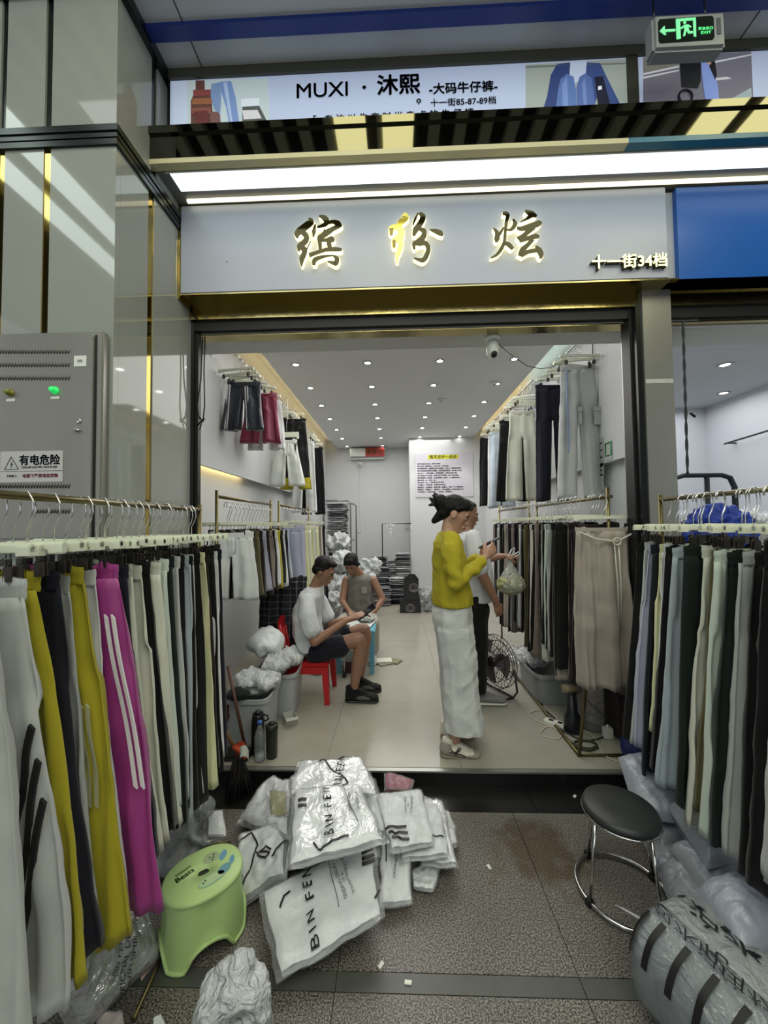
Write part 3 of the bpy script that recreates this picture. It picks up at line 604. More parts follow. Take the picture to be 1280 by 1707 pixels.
text('每天进步一点点', .078, M_INK, po, Matrix.Translation((.555, -.015, .80)) @ FACE, .0005, .001, sx=.98)
lines = ['每天早起对自己说，我可以做到：', '每天对客人微笑问好，主动介绍，不怕麻烦。', '每天整理货架，按照颜色和尺码摆放，让客人一眼看到想要的。', '每天记录卖出的款式与数量，总结好卖的原因，补齐缺少的货。', '每天学习一个新的搭配，向同事请教，分享自己的心得。', '每天检查灯光与地面，保持门店干净明亮，给人好的印象。', '每天回复每一条信息，认真对待每一位客人，不拖延到明天。', '每天反思一次，改正一点。', '每天进步一点，一年就有很大的不同。', '不找借口，不怕辛苦，坚持就会有收获。', '相信团队，互相帮助，遇到问题一起解决，把每一件小事都做好。', '善待自己，善待家人，善待客人，用心经营每一天的生活和工作。', '今天的努力，明天的收获，一起加油，共同成长。']
for k, s in enumerate(lines):
    text(s, .031, M_INK, po, Matrix.Translation((.04, -.0135, .665-k*.047)) @ FACE, .0003, .0009, 'LEFT', sx=1.05)
# ------------------------------------------------------------------ garments and hangers
def fabric(name, c, rough=.85, shiny=0, mott=.06):
    return mat('cloth_'+name, c, rough if not shiny else .38, bump=.10, bscale=300, mottle=mott, mscale=9, spec=.3 if not shiny else .6, sheen=.1)
CL = dict(grey=fabric('grey', '#a3a7a3'), palegrey=fabric('palegrey', '#b4b8b6'), cream=fabric('cream', '#c6c8ba'), white=fabric('white', '#cfd2d2'), olive=fabric('olive', '#a39a24'),
          navy=fabric('navy', '#11131f'), black=fabric('black', '#08080a'), magenta=fabric('magenta', '#9a3480', shiny=1), bluegrey=fabric('bluegrey', '#9fabb2'), paleblue=fabric('paleblue', '#b3bfc9'),
          mint=fabric('mint', '#bcc8bd'), paleyellow=fabric('paleyellow', '#cfd0a4'), beige=fabric('beige', '#a39a90'), taupe=fabric('taupe', '#7d736b'), brown=fabric('brown', '#1d1415'),
          darkteal=fabric('darkteal', '#1d2b2c'), lavender=fabric('lavender', '#a6a9bd'), khaki=fabric('khaki', '#5b5638'), red=fabric('red', '#7d1f3c', shiny=1), satin=fabric('satin', '#cfd3cc', shiny=1), navysh=fabric('navysh', '#151c2b', shiny=1), darkgreen=fabric('darkgreen', '#0f1a16'))
M_STRW = fabric('stripe_white', '#d8d4d8'); M_STRB = fabric('stripe_black', '#0b0b0c'); M_STRG = fabric('stripe_grey', '#9a9a78')
def garment(name, label, mname, cx, Y, z0, z1, wt, wh, seed=0, legs=2, depth=.030, side=0, cat='trousers', group=None, cone=0, band=.045, shx=0, ripple=1.0, hemtilt=0, gather=True, sag=.012):
    """trousers, shorts or skirt clipped to a hanger; front faces -Y"""
    rnd = random.Random(seed*17+3); t = thing(name, label, cat, (cx, Y, z0), 0, group); L = z0-z1; m = CL[mname]; mb = MB(); nz_ = 28 if L > .6 else 16; nr = 96 if legs == 1 else (40 if Y < 2.1 else 24)
    ph = [rnd.uniform(0, 6.3) for _ in range(8)]
    def ring(s, k):
        tt = k/nz_; z = -band*.9-tt*(L-band*.9)
        W = wt/2*(1-tt)+wh/2*tt+.004*math.sin(tt*5+ph[0]); off = shx*tt+.004*math.sin(tt*3.1+ph[1])*tt
        if legs == 2:
            gap = .004+.03*max(0, tt-.3)*(1+.5*math.sin(ph[2])); a = s*(W); b = s*(-.03 if tt < .28 else gap) if s else 0
            xc, hw = (a+b)/2+off, abs(a-b)/2
        else: xc, hw = off, W
        dp = depth*(.45+.75*min(1, tt*1.6)); pts = []
        for j in range(nr):
            an = 2*PI*j/nr; c, s_ = math.cos(an), math.sin(an)
            x = hw*math.copysign(abs(c)**.8, c); y = dp*math.copysign(abs(s_)**.75, s_)
            f = ripple*(.006+.010*tt)*(math.sin(x*70/(1+tt*.6)+ph[3]+s*2)+.6*math.sin(x*140+ph[4])+.7*math.sin(x*33+ph[5]+tt*2))
            f += ripple*.010*nz((x*5, s*3, z*3.5), 1.6, seed)+ripple*.006*nz((x*9, s*3+7, z*9), 1.6, seed)
            if legs == 1: f += .007*(1-abs(math.sin(x*75+ph[3]+.4*math.sin(tt*3))))*min(1, tt*6)-.004
            if gather: f += .004*math.exp(-tt*16)*math.sin(x*260)
            pts.append((xc+x, y+f*(1 if abs(s_) > .25 else .4), z+(hemtilt*(x/ max(hw, .01)) if k == nz_ else 0)+(.006*math.sin(x*40+ph[6]) if k == nz_ else 0)))
        return pts
    for s in ((-1, 1) if legs == 2 else (0,)): mb.rings([ring(s, k) for k in range(nz_+1)], cap=(True, True))
    body = mb.build('cloth_body', m, t)
    wb = MB(); rr = []
    for k in range(6):
        z = -band*k/5; pts = []
        for j in range(60):
            an = 2*PI*j/60; c, s_ = math.cos(an), math.sin(an); x = wt/2*math.copysign(abs(c)**.85, c)
            clip = math.exp(-((abs(x)-wt*.36)/.02)**2)*.016-sag*(1-(2*x/wt)**2) if k == 0 else 0
            g = (.0034 if gather else .0004)*math.sin(j*PI*.93)+(.0016 if k in (1, 2, 4) else 0)
            pts.append((x+g*c, depth*.5*s_*(1 if k else .8)+g*s_*2, z+clip))
        rr.append(pts)
    wb.rings(rr, cap=(False, False)); wb.build('waistband', m, t)
    return t
def stripe(t, x0, x1, z0, z1, w_, m, y=-.034, n=3, gap=None):
    gap = gap or w_*1.9
    for k in range(n):
        mb = MB(); N_ = 14
        def P(i, o): tt = i/N_; return (x0+(x1-x0)*tt+k*gap+o*w_, y-.004-.004*math.sin(tt*7), z0+(z1-z0)*tt-o*.01)
        mb.rings([[P(i, 0), P(i, 1), tuple(Vector(P(i, 1))+Vector((0, .006, 0))), tuple(Vector(P(i, 0))+Vector((0, .006, 0)))] for i in range(N_+1)], sm=False); mb.build('side_stripe', m, t)
# one hanger: cream bar, wire hook, two clips
def make_hanger(name, label, group, hook=.13, w_=.165, metalbar=False):
    t = thing(name, label, 'hanger', (0, 0, 0), 0, group)
    if metalbar: MB().tube([(-w_, 0, 0), (w_, 0, 0)], .004, 6).build('bar', M_CHROME, t)
    else: MB().box((-w_, -.007, -.009), (w_, .007, .011), ch=.002).box((-w_, -.009, -.015), (-w_+.03, .009, .005)).box((w_-.03, -.009, -.015), (w_, .009, .005)).build('bar', M_CREAMP, t)
    h = hook; MB().tube([(0, 0, .01), (0, 0, h*.35), (.012, 0, h*.52), (.02, 0, h*.72), (.018, 0, h*.9), (.004, 0, h+.012), (-.012, 0, h+.012), (-.021, 0, h-.004), (-.02, 0, h-.02)], .0022, 6).build('hook', M_CHROME, t)
    for s in (-1, 1):
        x = s*(w_-.05); MB().tube([(x, 0, -.009), (x, 0, -.034), (x-.012, 0, -.036), (x-.012, 0, -.05)], .0018, 5).box((x-.010, -.008, -.070), (x+.010, -.005, -.038)).box((x-.010, .005, -.070), (x+.010, .008, -.038)).build('clip', mat('clip_dark', '#4a4641', .35, metal=.6), t)
    return t
def rail_rack(name, label, pts, feet=None, posts=(), r=.011, m=None):
    m = m or mat('gold_tube', '#6e6546', .3, metal=.9); t = thing(name, label, 'clothes rack', (0, 0, 0))
    MB().tube(pts, r, 8).build('rail', m, t)
    for a, b in posts: MB().tube([a, b], r, 8).build('post', m, t)
    if feet: MB().tube(feet, r, 8).build('base_bar', m, t)
    return t
ORD = ['first', 'second', 'third', 'fourth', 'fifth', 'sixth', 'seventh', 'eighth', 'ninth', 'tenth', 'eleventh', 'twelfth', 'thirteenth', 'fourteenth', 'fifteenth', 'sixteenth', 'seventeenth', 'eighteenth', 'nineteenth', 'twentieth']+['twenty-'+a for a in ('first', 'second', 'third', 'fourth', 'fifth', 'sixth', 'seventh', 'eighth', 'ninth')]+['thirtieth']+['thirty-'+a for a in ('first', 'second', 'third', 'fourth', 'fifth', 'sixth', 'seventh', 'eighth', 'ninth')]
WORD = dict(grey='light grey', palegrey='pale grey', cream='cream', white='white', olive='mustard olive', navy='navy', black='black', magenta='magenta', bluegrey='blue-grey', paleblue='pale blue', mint='pale mint', paleyellow='pale yellow', beige='beige', taupe='taupe', brown='dark brown', darkteal='dark teal', lavender='lavender', khaki='khaki', red='crimson', satin='shiny white', navysh='shiny navy', darkgreen='dark green')
# ---- left front rack: (colour, Y, right edge at waist px, right edge at hem px, hem y px)
LF = [('grey', .70, None, 40, 1760), ('palegrey', .80, 45, 103, 1705), ('olive', .865, 68, 143, 1650), ('navy', .905, 100, 152, 1600), ('grey', .945, 116, 160, 1560), ('olive', .985, 139, 218, 1582), ('white', 1.03, 160, 200, 1500), ('magenta', 1.075, 197, 275, 1530),
      ('navy', 1.12, 214, 250, 1440), ('cream', 1.155, 220, 262, 1425), ('cream', 1.19, 236, 274, 1410), ('black', 1.225, 250, 280, 1395), ('cream', 1.265, 268, 295, 1390), ('mint', 1.30, 281, 297, 1350), ('darkgreen', 1.335, 290, 304, 1385), ('palegrey', 1.37, 300, 306, 1340),
      ('black', 1.405, 307, 313, 1350), ('bluegrey', 1.44, 314, 320, 1372), ('black', 1.475, 321, 330, 1350), ('white', 1.505, 322, 332, 1330), ('black', 1.535, 333, 346, 1340), ('paleyellow', 1.57, 341, 361, 1316), ('brown', 1.605, 348, 364, 1290), ('black', 1.64, 356, 369, 1290), ('white', 1.67, 362, 371, 1265), ('navy', 1.70, 369, 377, 1262)]
ZW = 1.40
rail_rack('clothes_rack', 'brass clothes rack of long trousers at left front before the column', [(-.95, .35, 1.585), (-.955, 1.80, 1.585)], None, [((-.955, 1.80, .003), (-.955, 1.80, 1.61)), ((-.95, .35, .003), (-.95, .35, 1.585))])
for a in (1.80, .35): MB().tube([(-1.2, a, .013), (-.80, a, .013)], .011, 8).build('foot_bar', mat('gold_tube'), bpy.data.objects['clothes_rack'])
H0 = make_hanger('trouser_hanger', 'cream bar hanger with wire hook on the left front rack', 'trouser hangers on the left front rack')
for i, (c, Y, wx, hx, hy) in enumerate(LF):
    zw = ZW-.02*random.random(); xw = U(wx, 920, Y=Y).x if wx else -.78
    ph = U(hx, hy, Y=Y-.02); wt = .31+random.uniform(-.01, .01); cx = xw-wt/2; L_ = zw-ph.z
    wh = min(.60, 2*(ph.x-cx)); sh = 0
    if wh < .30: sh = (ph.x-cx)-.16; wh = .32
    if Y > 1.6: cx = max(cx, -1.06)
    sp = {1: 'with three black side stripes', 5: 'with grey piping stripes on the leg', 7: 'with white side stripes'}.get(i, 'with an elastic waist')
    o = garment('trousers', '%s trousers %s, %s on the left front rack' % (WORD[c], sp, ORD[i]), c, cx, Y, zw, ph.z, wt, wh, i+1, depth=.014, shx=sh, group='trousers on the left front rack')
    if i == 1:
        for a_ in ((.185, .155, -.30, -.50), (.200, .160, -.37, -.68), (.213, .163, -.45, -.77)): stripe(o, *a_, .011, M_STRB, n=1, y=-.020)
    if i == 7: stripe(o, .135, .228, -.14, -.61, .010, M_STRW, n=2, gap=.020, y=-.020)
    if i == 5: stripe(o, .165, .195, -.35, -.60, .008, M_STRG, n=2, gap=.018, y=-.018)
    h = H0 if i == 0 else copy_tree(H0); h.location = (-.95+random.uniform(-.01, .01), Y, 1.455); h.rotation_euler = (0, random.uniform(-.015, .015), random.uniform(-.08, .08)); 
    if wx: h.location.x = (cx+.955*0)
for k in range(12):   # spare hangers bunched on the same rail
    h = copy_tree(H0, (-.95, .76+k*.088+random.uniform(-.02, .02), 1.457), (0, random.uniform(-.02, .02), random.uniform(-.25, .25)))
# ---- right front rack
RF = [('black', 1.96, 1062, 1041, 1232), ('palegrey', 1.91, 1075, 1039, 1247), ('lavender', 1.875, 1081, 1062, 1250), ('navy', 1.83, 1085, 1075, 1295), ('paleyellow', 1.775, 1100, 1089, 1222), ('white', 1.745, 1107, 1094, 1190), ('black', 1.71, 1110, 1094, 1290), ('bluegrey', 1.64, 1121, 1082, 1320), ('darkgreen', 1.57, 1140, 1128, 1345),
      ('cream', 1.50, 1170, 1151, 1385), ('khaki', 1.46, 1186, 1168, 1360), ('mint', 1.42, 1190, 1170, 1400), ('darkgreen', 1.37, 1212, 1190, 1420), ('grey', 1.31, 1238, 1175, 1440), ('black', 1.24, 1258, 1234, 1465), ('black', 1.18, 1275, 1250, 1490), ('palegrey', 1.11, 1300, 1272, 1475), ('navy', 1.05, 1330, 1300, 1500)]
rail_rack('clothes_rack.001', 'brass clothes rack of long trousers at right front before the steel post', [(1.36, .5, 1.615), (1.36, 1.99, 1.615)], None, [((1.36, 1.99, .003), (1.36, 1.99, 1.64)), ((1.36, .5, .003), (1.36, .5, 1.615))])
for a in (1.99, .5): MB().tube([(1.15, a, .013), (1.55, a, .013)], .011, 8).build('foot_bar', mat('gold_tube'), bpy.data.objects['clothes_rack.001'])
H1 = None
for i, (c, Y, wx, hx, hy) in enumerate(RF):
    xw = U(wx, 920, Y=Y).x; ph = U(hx, hy, Y=Y-.02); wt = .31; cx = xw+wt/2; zw = 1.405-.015*random.random(); wh = 2*(cx-ph.x); wh = max(.31, min(.5, wh))
    sp = {1: 'with a green side seam', 7: 'with wide creased legs'}.get(i, 'with an elastic waist')
    o = garment('trousers', '%s trousers %s, %s from the steel post, right rack' % (WORD[c], sp, ORD[i]), c, cx, Y, zw, ph.z, wt, wh, i+60, depth=.018, group='trousers on the right front rack')
    if i == 1: stripe(o, -.10, -.15, -.10, -.85, .008, fabric('seam_green', '#93a86a'), n=1)
    if H1 is None: h = H1 = copy_tree(H0, label='cream bar hanger with wire hook on the right front rack'); H1['group'] = 'trouser hangers on the right front rack'
    else: h = copy_tree(H1)
    h.location = (cx, Y, 1.475); h.rotation_euler = (0, random.uniform(-.015, .015), random.uniform(-.06, .06)); h.scale = (1, 1, 1.04)
for k in range(8): copy_tree(H1, (1.36, 1.10+k*.105, 1.478), (0, random.uniform(-.02, .02), random.uniform(-.25, .25)))
# ---- inner right rack
rail_rack('clothes_rack.002', 'brass clothes rack of long trousers inside the shop along the right wall', [(1.32, 2.36, 1.66), (1.32, 3.6, 1.66)], [(1.085, 3.66, SH+.012), (1.085, 2.37, SH+.012), (1.50, 2.37, SH+.012), (1.50, 3.66, SH+.012)], [((1.32, 2.40, 1.02), (1.32, 2.40, 1.72)), ((1.085, 2.37, SH+.01), (1.22, 2.40, 1.05)), ((1.50, 2.37, SH+.01), (1.36, 2.40, 1.05)), ((1.22, 2.40, 1.05), (1.36, 2.40, 1.05)), ((1.32, 3.6, SH+.01), (1.32, 3.6, 1.72))])
rail_rack('clothes_rack.003', 'brass clothes rack farther in the shop along the right wall', [(1.28, 3.7, 1.66), (1.28, 4.75, 1.66)], None, [((1.28, 3.7, SH), (1.28, 3.7, 1.72)), ((1.28, 4.75, SH), (1.28, 4.75, 1.72))])
H2 = copy_tree(H0, label='cream bar hanger with wire hook on the inner right rack'); H2['group'] = 'trouser hangers on the inner right racks'
sk = garment('pleated_skirt_trousers', 'wide beige pleated trousers with a rope belt hanging in front on the inner right rack', 'beige', 1.285, 2.38, 1.475, .505, .36, .40, 200, legs=1, depth=.045, ripple=1.6, band=.03, gather=False, sag=.03)
MB().tube([(-.17, -.035, -.03), (-.08, -.05, -.075), (.0, -.055, -.085), (.04, -.06, -.088), (.1, -.055, -.06), (.18, -.04, -.02)], .006, 6).build('rope_belt', CL['cream'], sk)
MB().tube([(.035+.022*math.cos(a), -.066, -.09+.022*math.sin(a)) for a in [2*PI*i/14 for i in range(14)]], .006, 6, closed=True).build('ring_buckle', mat('bone_ring', '#c8c2b0', .4), sk)
MB().tube([(.02, -.062, -.1), (.03, -.068, -.35), (.03, -.066, -.62)], .004, 5).tube([(.045, -.062, -.1), (.05, -.066, -.35), (.04, -.066, -.6)], .004, 5).build('drawstring', CL['cream'], sk)
hh = copy_tree(H2, (1.285, 2.38, 1.53)); hh.scale = (1.16, 1, 1)
pal = ['brown', 'black', 'brown', 'taupe', 'black', 'beige', 'black', 'brown', 'grey', 'darkteal', 'mint', 'black', 'cream', 'black', 'taupe', 'black', 'cream', 'brown', 'khaki', 'black', 'palegrey', 'brown', 'black', 'black', 'taupe', 'black', 'navy', 'beige', 'black', 'brown', 'black', 'palegrey', 'brown', 'black', 'taupe']
for i, c in enumerate(pal):
    Y = 2.47+i*.036+max(0, i-12)*.026+.002*random.random(); zh = [.50, .52, .47, .5, .55, .46, .48, .58, .6, .6, .62, .63][i % 12]-.02; wt = .29
    cx = 1.235+(.05 if Y < 2.6 else 0)+random.uniform(-.012, .012)
    garment('trousers', '%s trousers, %s pair behind the beige pleated ones, inner right rack' % (WORD[c], ORD[i]), c, cx, Y, 1.50-.01*random.random(), zh, wt, .34, i+100, depth=.016, group='trousers on the inner right racks')
    copy_tree(H2, (cx+.01, Y, 1.54), (0, 0, random.uniform(-.1, .1)))
# ---- inner left racks
rail_rack('clothes_rack.004', 'brass clothes rack of shorts inside the shop along the left wall', [(-1.17, 2.42, 1.70), (-1.15, 3.42, 1.70)], None, [((-1.17, 2.42, SH), (-1.17, 2.42, 1.74)), ((-1.15, 3.42, SH), (-1.15, 3.42, 1.74))])
rail_rack('clothes_rack.005', 'brass clothes rack of long trousers farther along the left wall', [(-1.10, 3.5, 1.70), (-1.10, 4.7, 1.70)], None, [((-1.10, 3.5, SH), (-1.10, 3.5, 1.74)), ((-1.10, 4.7, SH), (-1.10, 4.7, 1.74))])
H3 = copy_tree(H0, label='cream bar hanger with wire hook on an inner left rack'); H3['group'] = 'hangers on the inner left racks'
shp = [('white', 2.44), ('black', 2.52), ('khaki', 2.59), ('brown', 2.66), ('lavender', 2.73), ('brown', 2.80), ('taupe', 2.87), ('black', 2.93), ('white', 3.0), ('olive', 3.07), ('black', 3.14), ('white', 3.2), ('navy', 3.26), ('paleblue', 3.32)]
for i, (c, Y) in enumerate(shp):
    cx = -1.10+(0 if i else .02); zw = 1.47; z1 = 1.03 if i % 2 == 0 or i < 2 else 1.0
    garment('shorts', '%s shorts, %s pair from the entrance, inner left rack' % (WORD[c], ORD[i]), c, cx, Y, zw, z1, .29, .36, i+150, depth=.028, cat='shorts', group='shorts on the inner left rack')
    copy_tree(H3, (cx-.03, Y, 1.52), (0, 0, random.uniform(-.1, .1)))
lo = [('lavender', 3.52), ('lavender', 3.60), ('paleyellow', 3.74), ('cream', 3.84), ('paleyellow', 3.94), ('cream', 4.04), ('cream', 4.14), ('paleyellow', 4.24), ('taupe', 4.36), ('cream', 4.44), ('black', 4.54), ('black', 4.62)]
for i, (c, Y) in enumerate(lo):
    cx = -1.03+.0*i; garment('trousers', '%s long trousers, %s pair from the entrance, farther left rack' % (WORD[c], ORD[i]), c, cx, Y, 1.5, .42, .30, .36, i+180, depth=.03, group='trousers on the farther left rack')
    copy_tree(H3, (cx-.03, Y, 1.54), (0, 0, random.uniform(-.1, .1)))
# dark checked trousers low behind the plastic boxes
def plaid():
    m = mat('cloth_plaid', '#12131a', .8); nt = m.node_tree; N = nt.nodes; L = nt.links; b = N['Principled BSDF']; tc = N.new('ShaderNodeTexCoord'); sp = N.new('ShaderNodeSeparateXYZ'); L.new(tc.outputs['Object'], sp.inputs[0]); out = None
    for ax, ph in (('X', 0), ('Z', 0)):
        a = N.new('ShaderNodeMath'); a.operation = 'MULTIPLY'; a.inputs[1].default_value = 110; L.new(sp.outputs[ax], a.inputs[0]); s = N.new('ShaderNodeMath'); s.operation = 'SINE'; L.new(a.outputs[0], s.inputs[0])
        g = N.new('ShaderNodeMath'); g.operation = 'GREATER_THAN'; g.inputs[1].default_value = .93; L.new(s.outputs[0], g.inputs[0])
        if out: k = N.new('ShaderNodeMath'); k.operation = 'ADD'; L.new(out, k.inputs[0]); L.new(g.outputs[0], k.inputs[1]); out = k.outputs[0]
        else: out = g.outputs[0]
    h = N.new('ShaderNodeMath'); h.operation = 'MULTIPLY'; h.inputs[1].default_value = .5; L.new(out, h.inputs[0])
    mx = N.new('ShaderNodeMix'); mx.data_type = 'RGBA'; mx.inputs['A'].default_value = (*lin('#101119'), 1); mx.inputs['B'].default_value = (*lin('#6d6f7a'), 1); L.new(h.outputs[0], mx.inputs['Factor']); L.new(mx.outputs['Result'], b.inputs['Base Color']); return m
CL['plaid'] = plaid(); WORD['plaid'] = 'dark checked'
garment('checked_trousers', 'dark navy checked trousers hanging below the shorts on the left', 'plaid', -1.0, 3.30, 1.06, .42, .42, .42, 77, depth=.05, legs=1, ripple=1.4)
# ---- garments high on the walls
def wall_arm(name, label, x, y0, y1, z, side):
    t = thing(name, label, 'rail', (0, 0, 0)); wx = -1.548 if side < 0 else 1.698
    MB().tube([(x, y0, z), (x, y1, z)], .008, 8).build('rail', M_CHROME, t)
    for y in (y0+.02, y1-.02): MB().tube([(x, y, z), (wx, y, z)], .007, 8).build('bracket', M_CHROME, t); MB().box((min(wx, wx-side*.01), y-.02, z-.03), (max(wx, wx-side*.01), y+.02, z+.03)).build('wall_plate', M_CHROME, t)
    return t
H4 = copy_tree(H0, label='bar hanger with wire hook hanging high on a shop wall'); H4['group'] = 'hangers high on the shop walls'
wall_arm('wall_rail', 'chrome wall rail high on the left wall nearest the entrance', -1.36, 3.05, 3.85, 2.98, -1); wall_arm('wall_rail.001', 'chrome wall rail high on the left wall, middle one', -1.36, 4.3, 5.0, 2.98, -1); wall_arm('wall_rail.002', 'chrome wall rail high on the left wall, farthest in', -1.36, 5.4, 6.2, 2.98, -1)
wall_arm('wall_rail.003', 'chrome wall rail high on the right wall nearest the entrance', 1.52, 3.0, 3.7, 3.0, 1); wall_arm('wall_rail.004', 'chrome wall rail high on the right wall, middle one', 1.42, 3.9, 4.5, 2.98, 1); wall_arm('wall_rail.005', 'chrome wall rail high on the right wall, farthest in', 1.42, 4.9, 5.6, 2.98, 1)
WH = [('shorts', 'shiny navy shorts with white side stripes high on the left wall', 'navysh', -1.35, 3.3, 2.80, 2.36, .30, .36, 'shorts'), ('shorts', 'crimson shorts behind the navy striped ones high on the left wall', 'red', -1.30, 3.6, 2.80, 2.31, .30, .38, 'shorts'), ('shorts', 'white shorts half hidden behind crimson ones high on the left wall', 'white', -1.31, 3.78, 2.78, 2.28, .30, .38, 'shorts'),
      ('shorts', 'shiny white wide shorts with tie waist high on the left wall', 'satin', -1.28, 4.38, 2.52, 1.97, .24, .42, 'shorts'), ('trousers', 'black trousers behind the shiny white shorts high on the left wall', 'black', -1.27, 4.62, 2.84, 2.1, .32, .40, 'trousers'), ('shorts', 'mustard shorts lowest behind the shiny white ones on the left wall', 'olive', -1.30, 4.85, 2.6, 1.98, .3, .4, 'shorts'), ('trousers', 'beige trousers behind black ones high on the left wall', 'beige', -1.36, 4.95, 2.8, 2.2, .3, .3, 'trousers'),
      ('trousers', 'white long trousers high at the far end of the left wall', 'white', -1.35, 5.5, 2.75, 1.70, .30, .38, 'trousers'), ('trousers', 'black trousers behind the long white ones at the far left', 'black', -1.28, 5.8, 2.72, 1.68, .30, .38, 'trousers'),
      ('cargo_trousers', 'pale grey cargo trousers high on the right wall nearest the entrance', 'palegrey', 1.545, 3.20, 2.83, 1.70, .29, .38, 'trousers'), ('trousers', 'navy trousers behind the pale cargo ones high on the right wall', 'navy', 1.47, 3.55, 2.80, 1.70, .30, .32, 'trousers'), ('wide_trousers', 'cream wide trousers high in the middle of the right wall', 'cream', 1.38, 4.12, 2.73, 1.75, .28, .40, 'trousers'), ('trousers', 'black trousers behind the cream wide ones on the right wall', 'black', 1.36, 4.40, 2.7, 1.76, .3, .42, 'trousers'),
      ('trousers', 'pale blue trousers high at the far end of the right wall', 'paleblue', 1.42, 5.1, 2.73, 1.72, .3, .34, 'trousers'), ('trousers', 'white trousers behind pale blue ones at the far right wall', 'white', 1.45, 5.3, 2.73, 1.72, .3, .38, 'trousers'), ('trousers', 'black trousers last at the far end of the right wall', 'black', 1.38, 5.5, 2.75, 1.76, .3, .36, 'trousers')]
for i, (n, l, c, cx, Y, z0, z1, wt, wh, ct_) in enumerate(WH):
    o = garment(n, l, c, cx, Y, z0, z1, wt, wh, 300+i, depth=.03, cat=ct_, legs=2, ripple=1.3)
    if i == 0: stripe(o, -.135, -.165, -.03, -.43, .010, M_STRW, n=2, gap=.02); stripe(o, .02, .035, -.05, -.43, .010, M_STRW, n=2, gap=.02)
    if n == 'cargo_trousers':
        for a_, b_ in ((-.03, -.02), (.10, .17)): MB().box((a_, -.052, -.52), (b_+.02, -.040, -.38), ch=.004).build('cargo_pocket', CL[c], o); MB().box((a_-.004, -.057, -.41), (b_+.024, -.050, -.37), ch=.003).build('pocket_flap', CL[c], o)
        MB().box((-.115, -.042, -.05), (-.105, -.036, -.75)).build('side_seam', fabric('seam_blue', '#8fa0c4'), o)
    zr = 2.98
    h = copy_tree(H4, (cx, Y, z0+.055)); h.scale = (.85, 1, (zr-z0-.055)/.13)
for j, (x, y0, z) in enumerate(((-1.36, 3.1, 2.98), (-1.36, 4.32, 2.98), (-1.36, 5.45, 2.98), (1.52, 3.05, 3.0), (1.42, 3.95, 2.98), (1.42, 4.95, 2.98))):
    for k in range(5): copy_tree(H4, (x, y0+.05+k*.09, z-.13), (0, 0, random.uniform(-.3, .3)))
# ------------------------------------------------------------------ people
M_SKIN = mat('skin_light', '#b08a74', .5, bump=.04, bscale=60); M_SKIN2 = mat('skin_tan', '#8f6a55', .5, bump=.04, bscale=60)
M_HAIR = mat('black_hair', '#080707', .6, spec=.25, bump=.5, bscale=70, stretch=(1, 1, .25)); M_LIP = mat('lips', '#8a4a48', .45); M_EYE = mat('eye_dark', '#120d0c', .3); M_EYEW = mat('eye_white', '#cfc8c0', .3)
def X(M, segs):
    eu = M.to_euler(); out = []
    for sg in segs:
        s2 = []
        for c, r in sg:
            c2 = M @ Vector(c)
            if isinstance(r, (tuple, list)): r = (r[0], r[1], r[2], tuple(((M.to_3x3() @ Euler(r[3]).to_matrix()) if len(r) > 3 else M.to_3x3()).to_euler()))
            s2.append((c2, r))
        out.append(s2)
    return out
def chain(pts): return [[pts[i], pts[i+1]] for i in range(len(pts)-1)]
def head_segs(fem=0):
    j = .9 if fem else 1
    return [[((-.012, 0, .028), (.090, .073, .084))], [((.028, 0, -.005), (.058, .062, .055)), ((.045, 0, -.075), (.032, .036*j, .026))], [((-.005, .048*j, -.045), .02), ((.058, .008, -.094), .017)], [((-.005, -.048*j, -.045), .02), ((.058, -.008, -.094), .017)],
            [((.080, 0, .012), .007), ((.101, 0, -.026), .0095)], [((.098, 0, -.028), .009), ((.09, .012, -.032), .006)], [((.098, 0, -.028), .009), ((.09, -.012, -.032), .006)], [((.070, .032, .022), .012), ((.076, 0, .02), .012), ((.070, -.032, .022), .012)],
            [((.084, .014, -.056), .008), ((.088, 0, -.054), .009), ((.084, -.014, -.056), .008)], [((.083, .012, -.066), .008), ((.086, 0, -.067), .009), ((.083, -.012, -.066), .008)], [((.078, 0, -.09), .014), ((.06, 0, -.09), .02)],
            [((-.006, .074, -.012), (.020, .008, .030)), ((-.012, .068, -.012), (.018, .008, .024))], [((-.006, -.074, -.012), (.020, .008, .030)), ((-.012, -.068, -.012), (.018, .008, .024))]]
def face_parts(M, parent, lipcol=M_LIP, glasses=False):
    def put(n, segs, m, vx=.0022): return organic(n, X(M, segs), m, parent, vx, 1)
    for s in (-1, 1):
        put('eye', [[((.075, s*.031, -.002), (.010, .014, .006))]], M_EYEW); put('iris', [[((.083, s*.031, -.004), (.0045, .006, .005))]], M_EYE)
        put('eyelid', [[((.080, s*.018, .003), .0028), ((.084, s*.031, .0045), .0032), ((.077, s*.045, .001), .0028)]], M_HAIR)
        put('eyebrow', [[((.084, s*.016, .020), .0032), ((.084, s*.033, .024), .0036), ((.073, s*.050, .019), .0026)]], M_HAIR)
    put('lips', [[((.091, .016, -.0605), .004), ((.0965, 0, -.060), .0062), ((.091, -.016, -.0605), .004)]], lipcol)
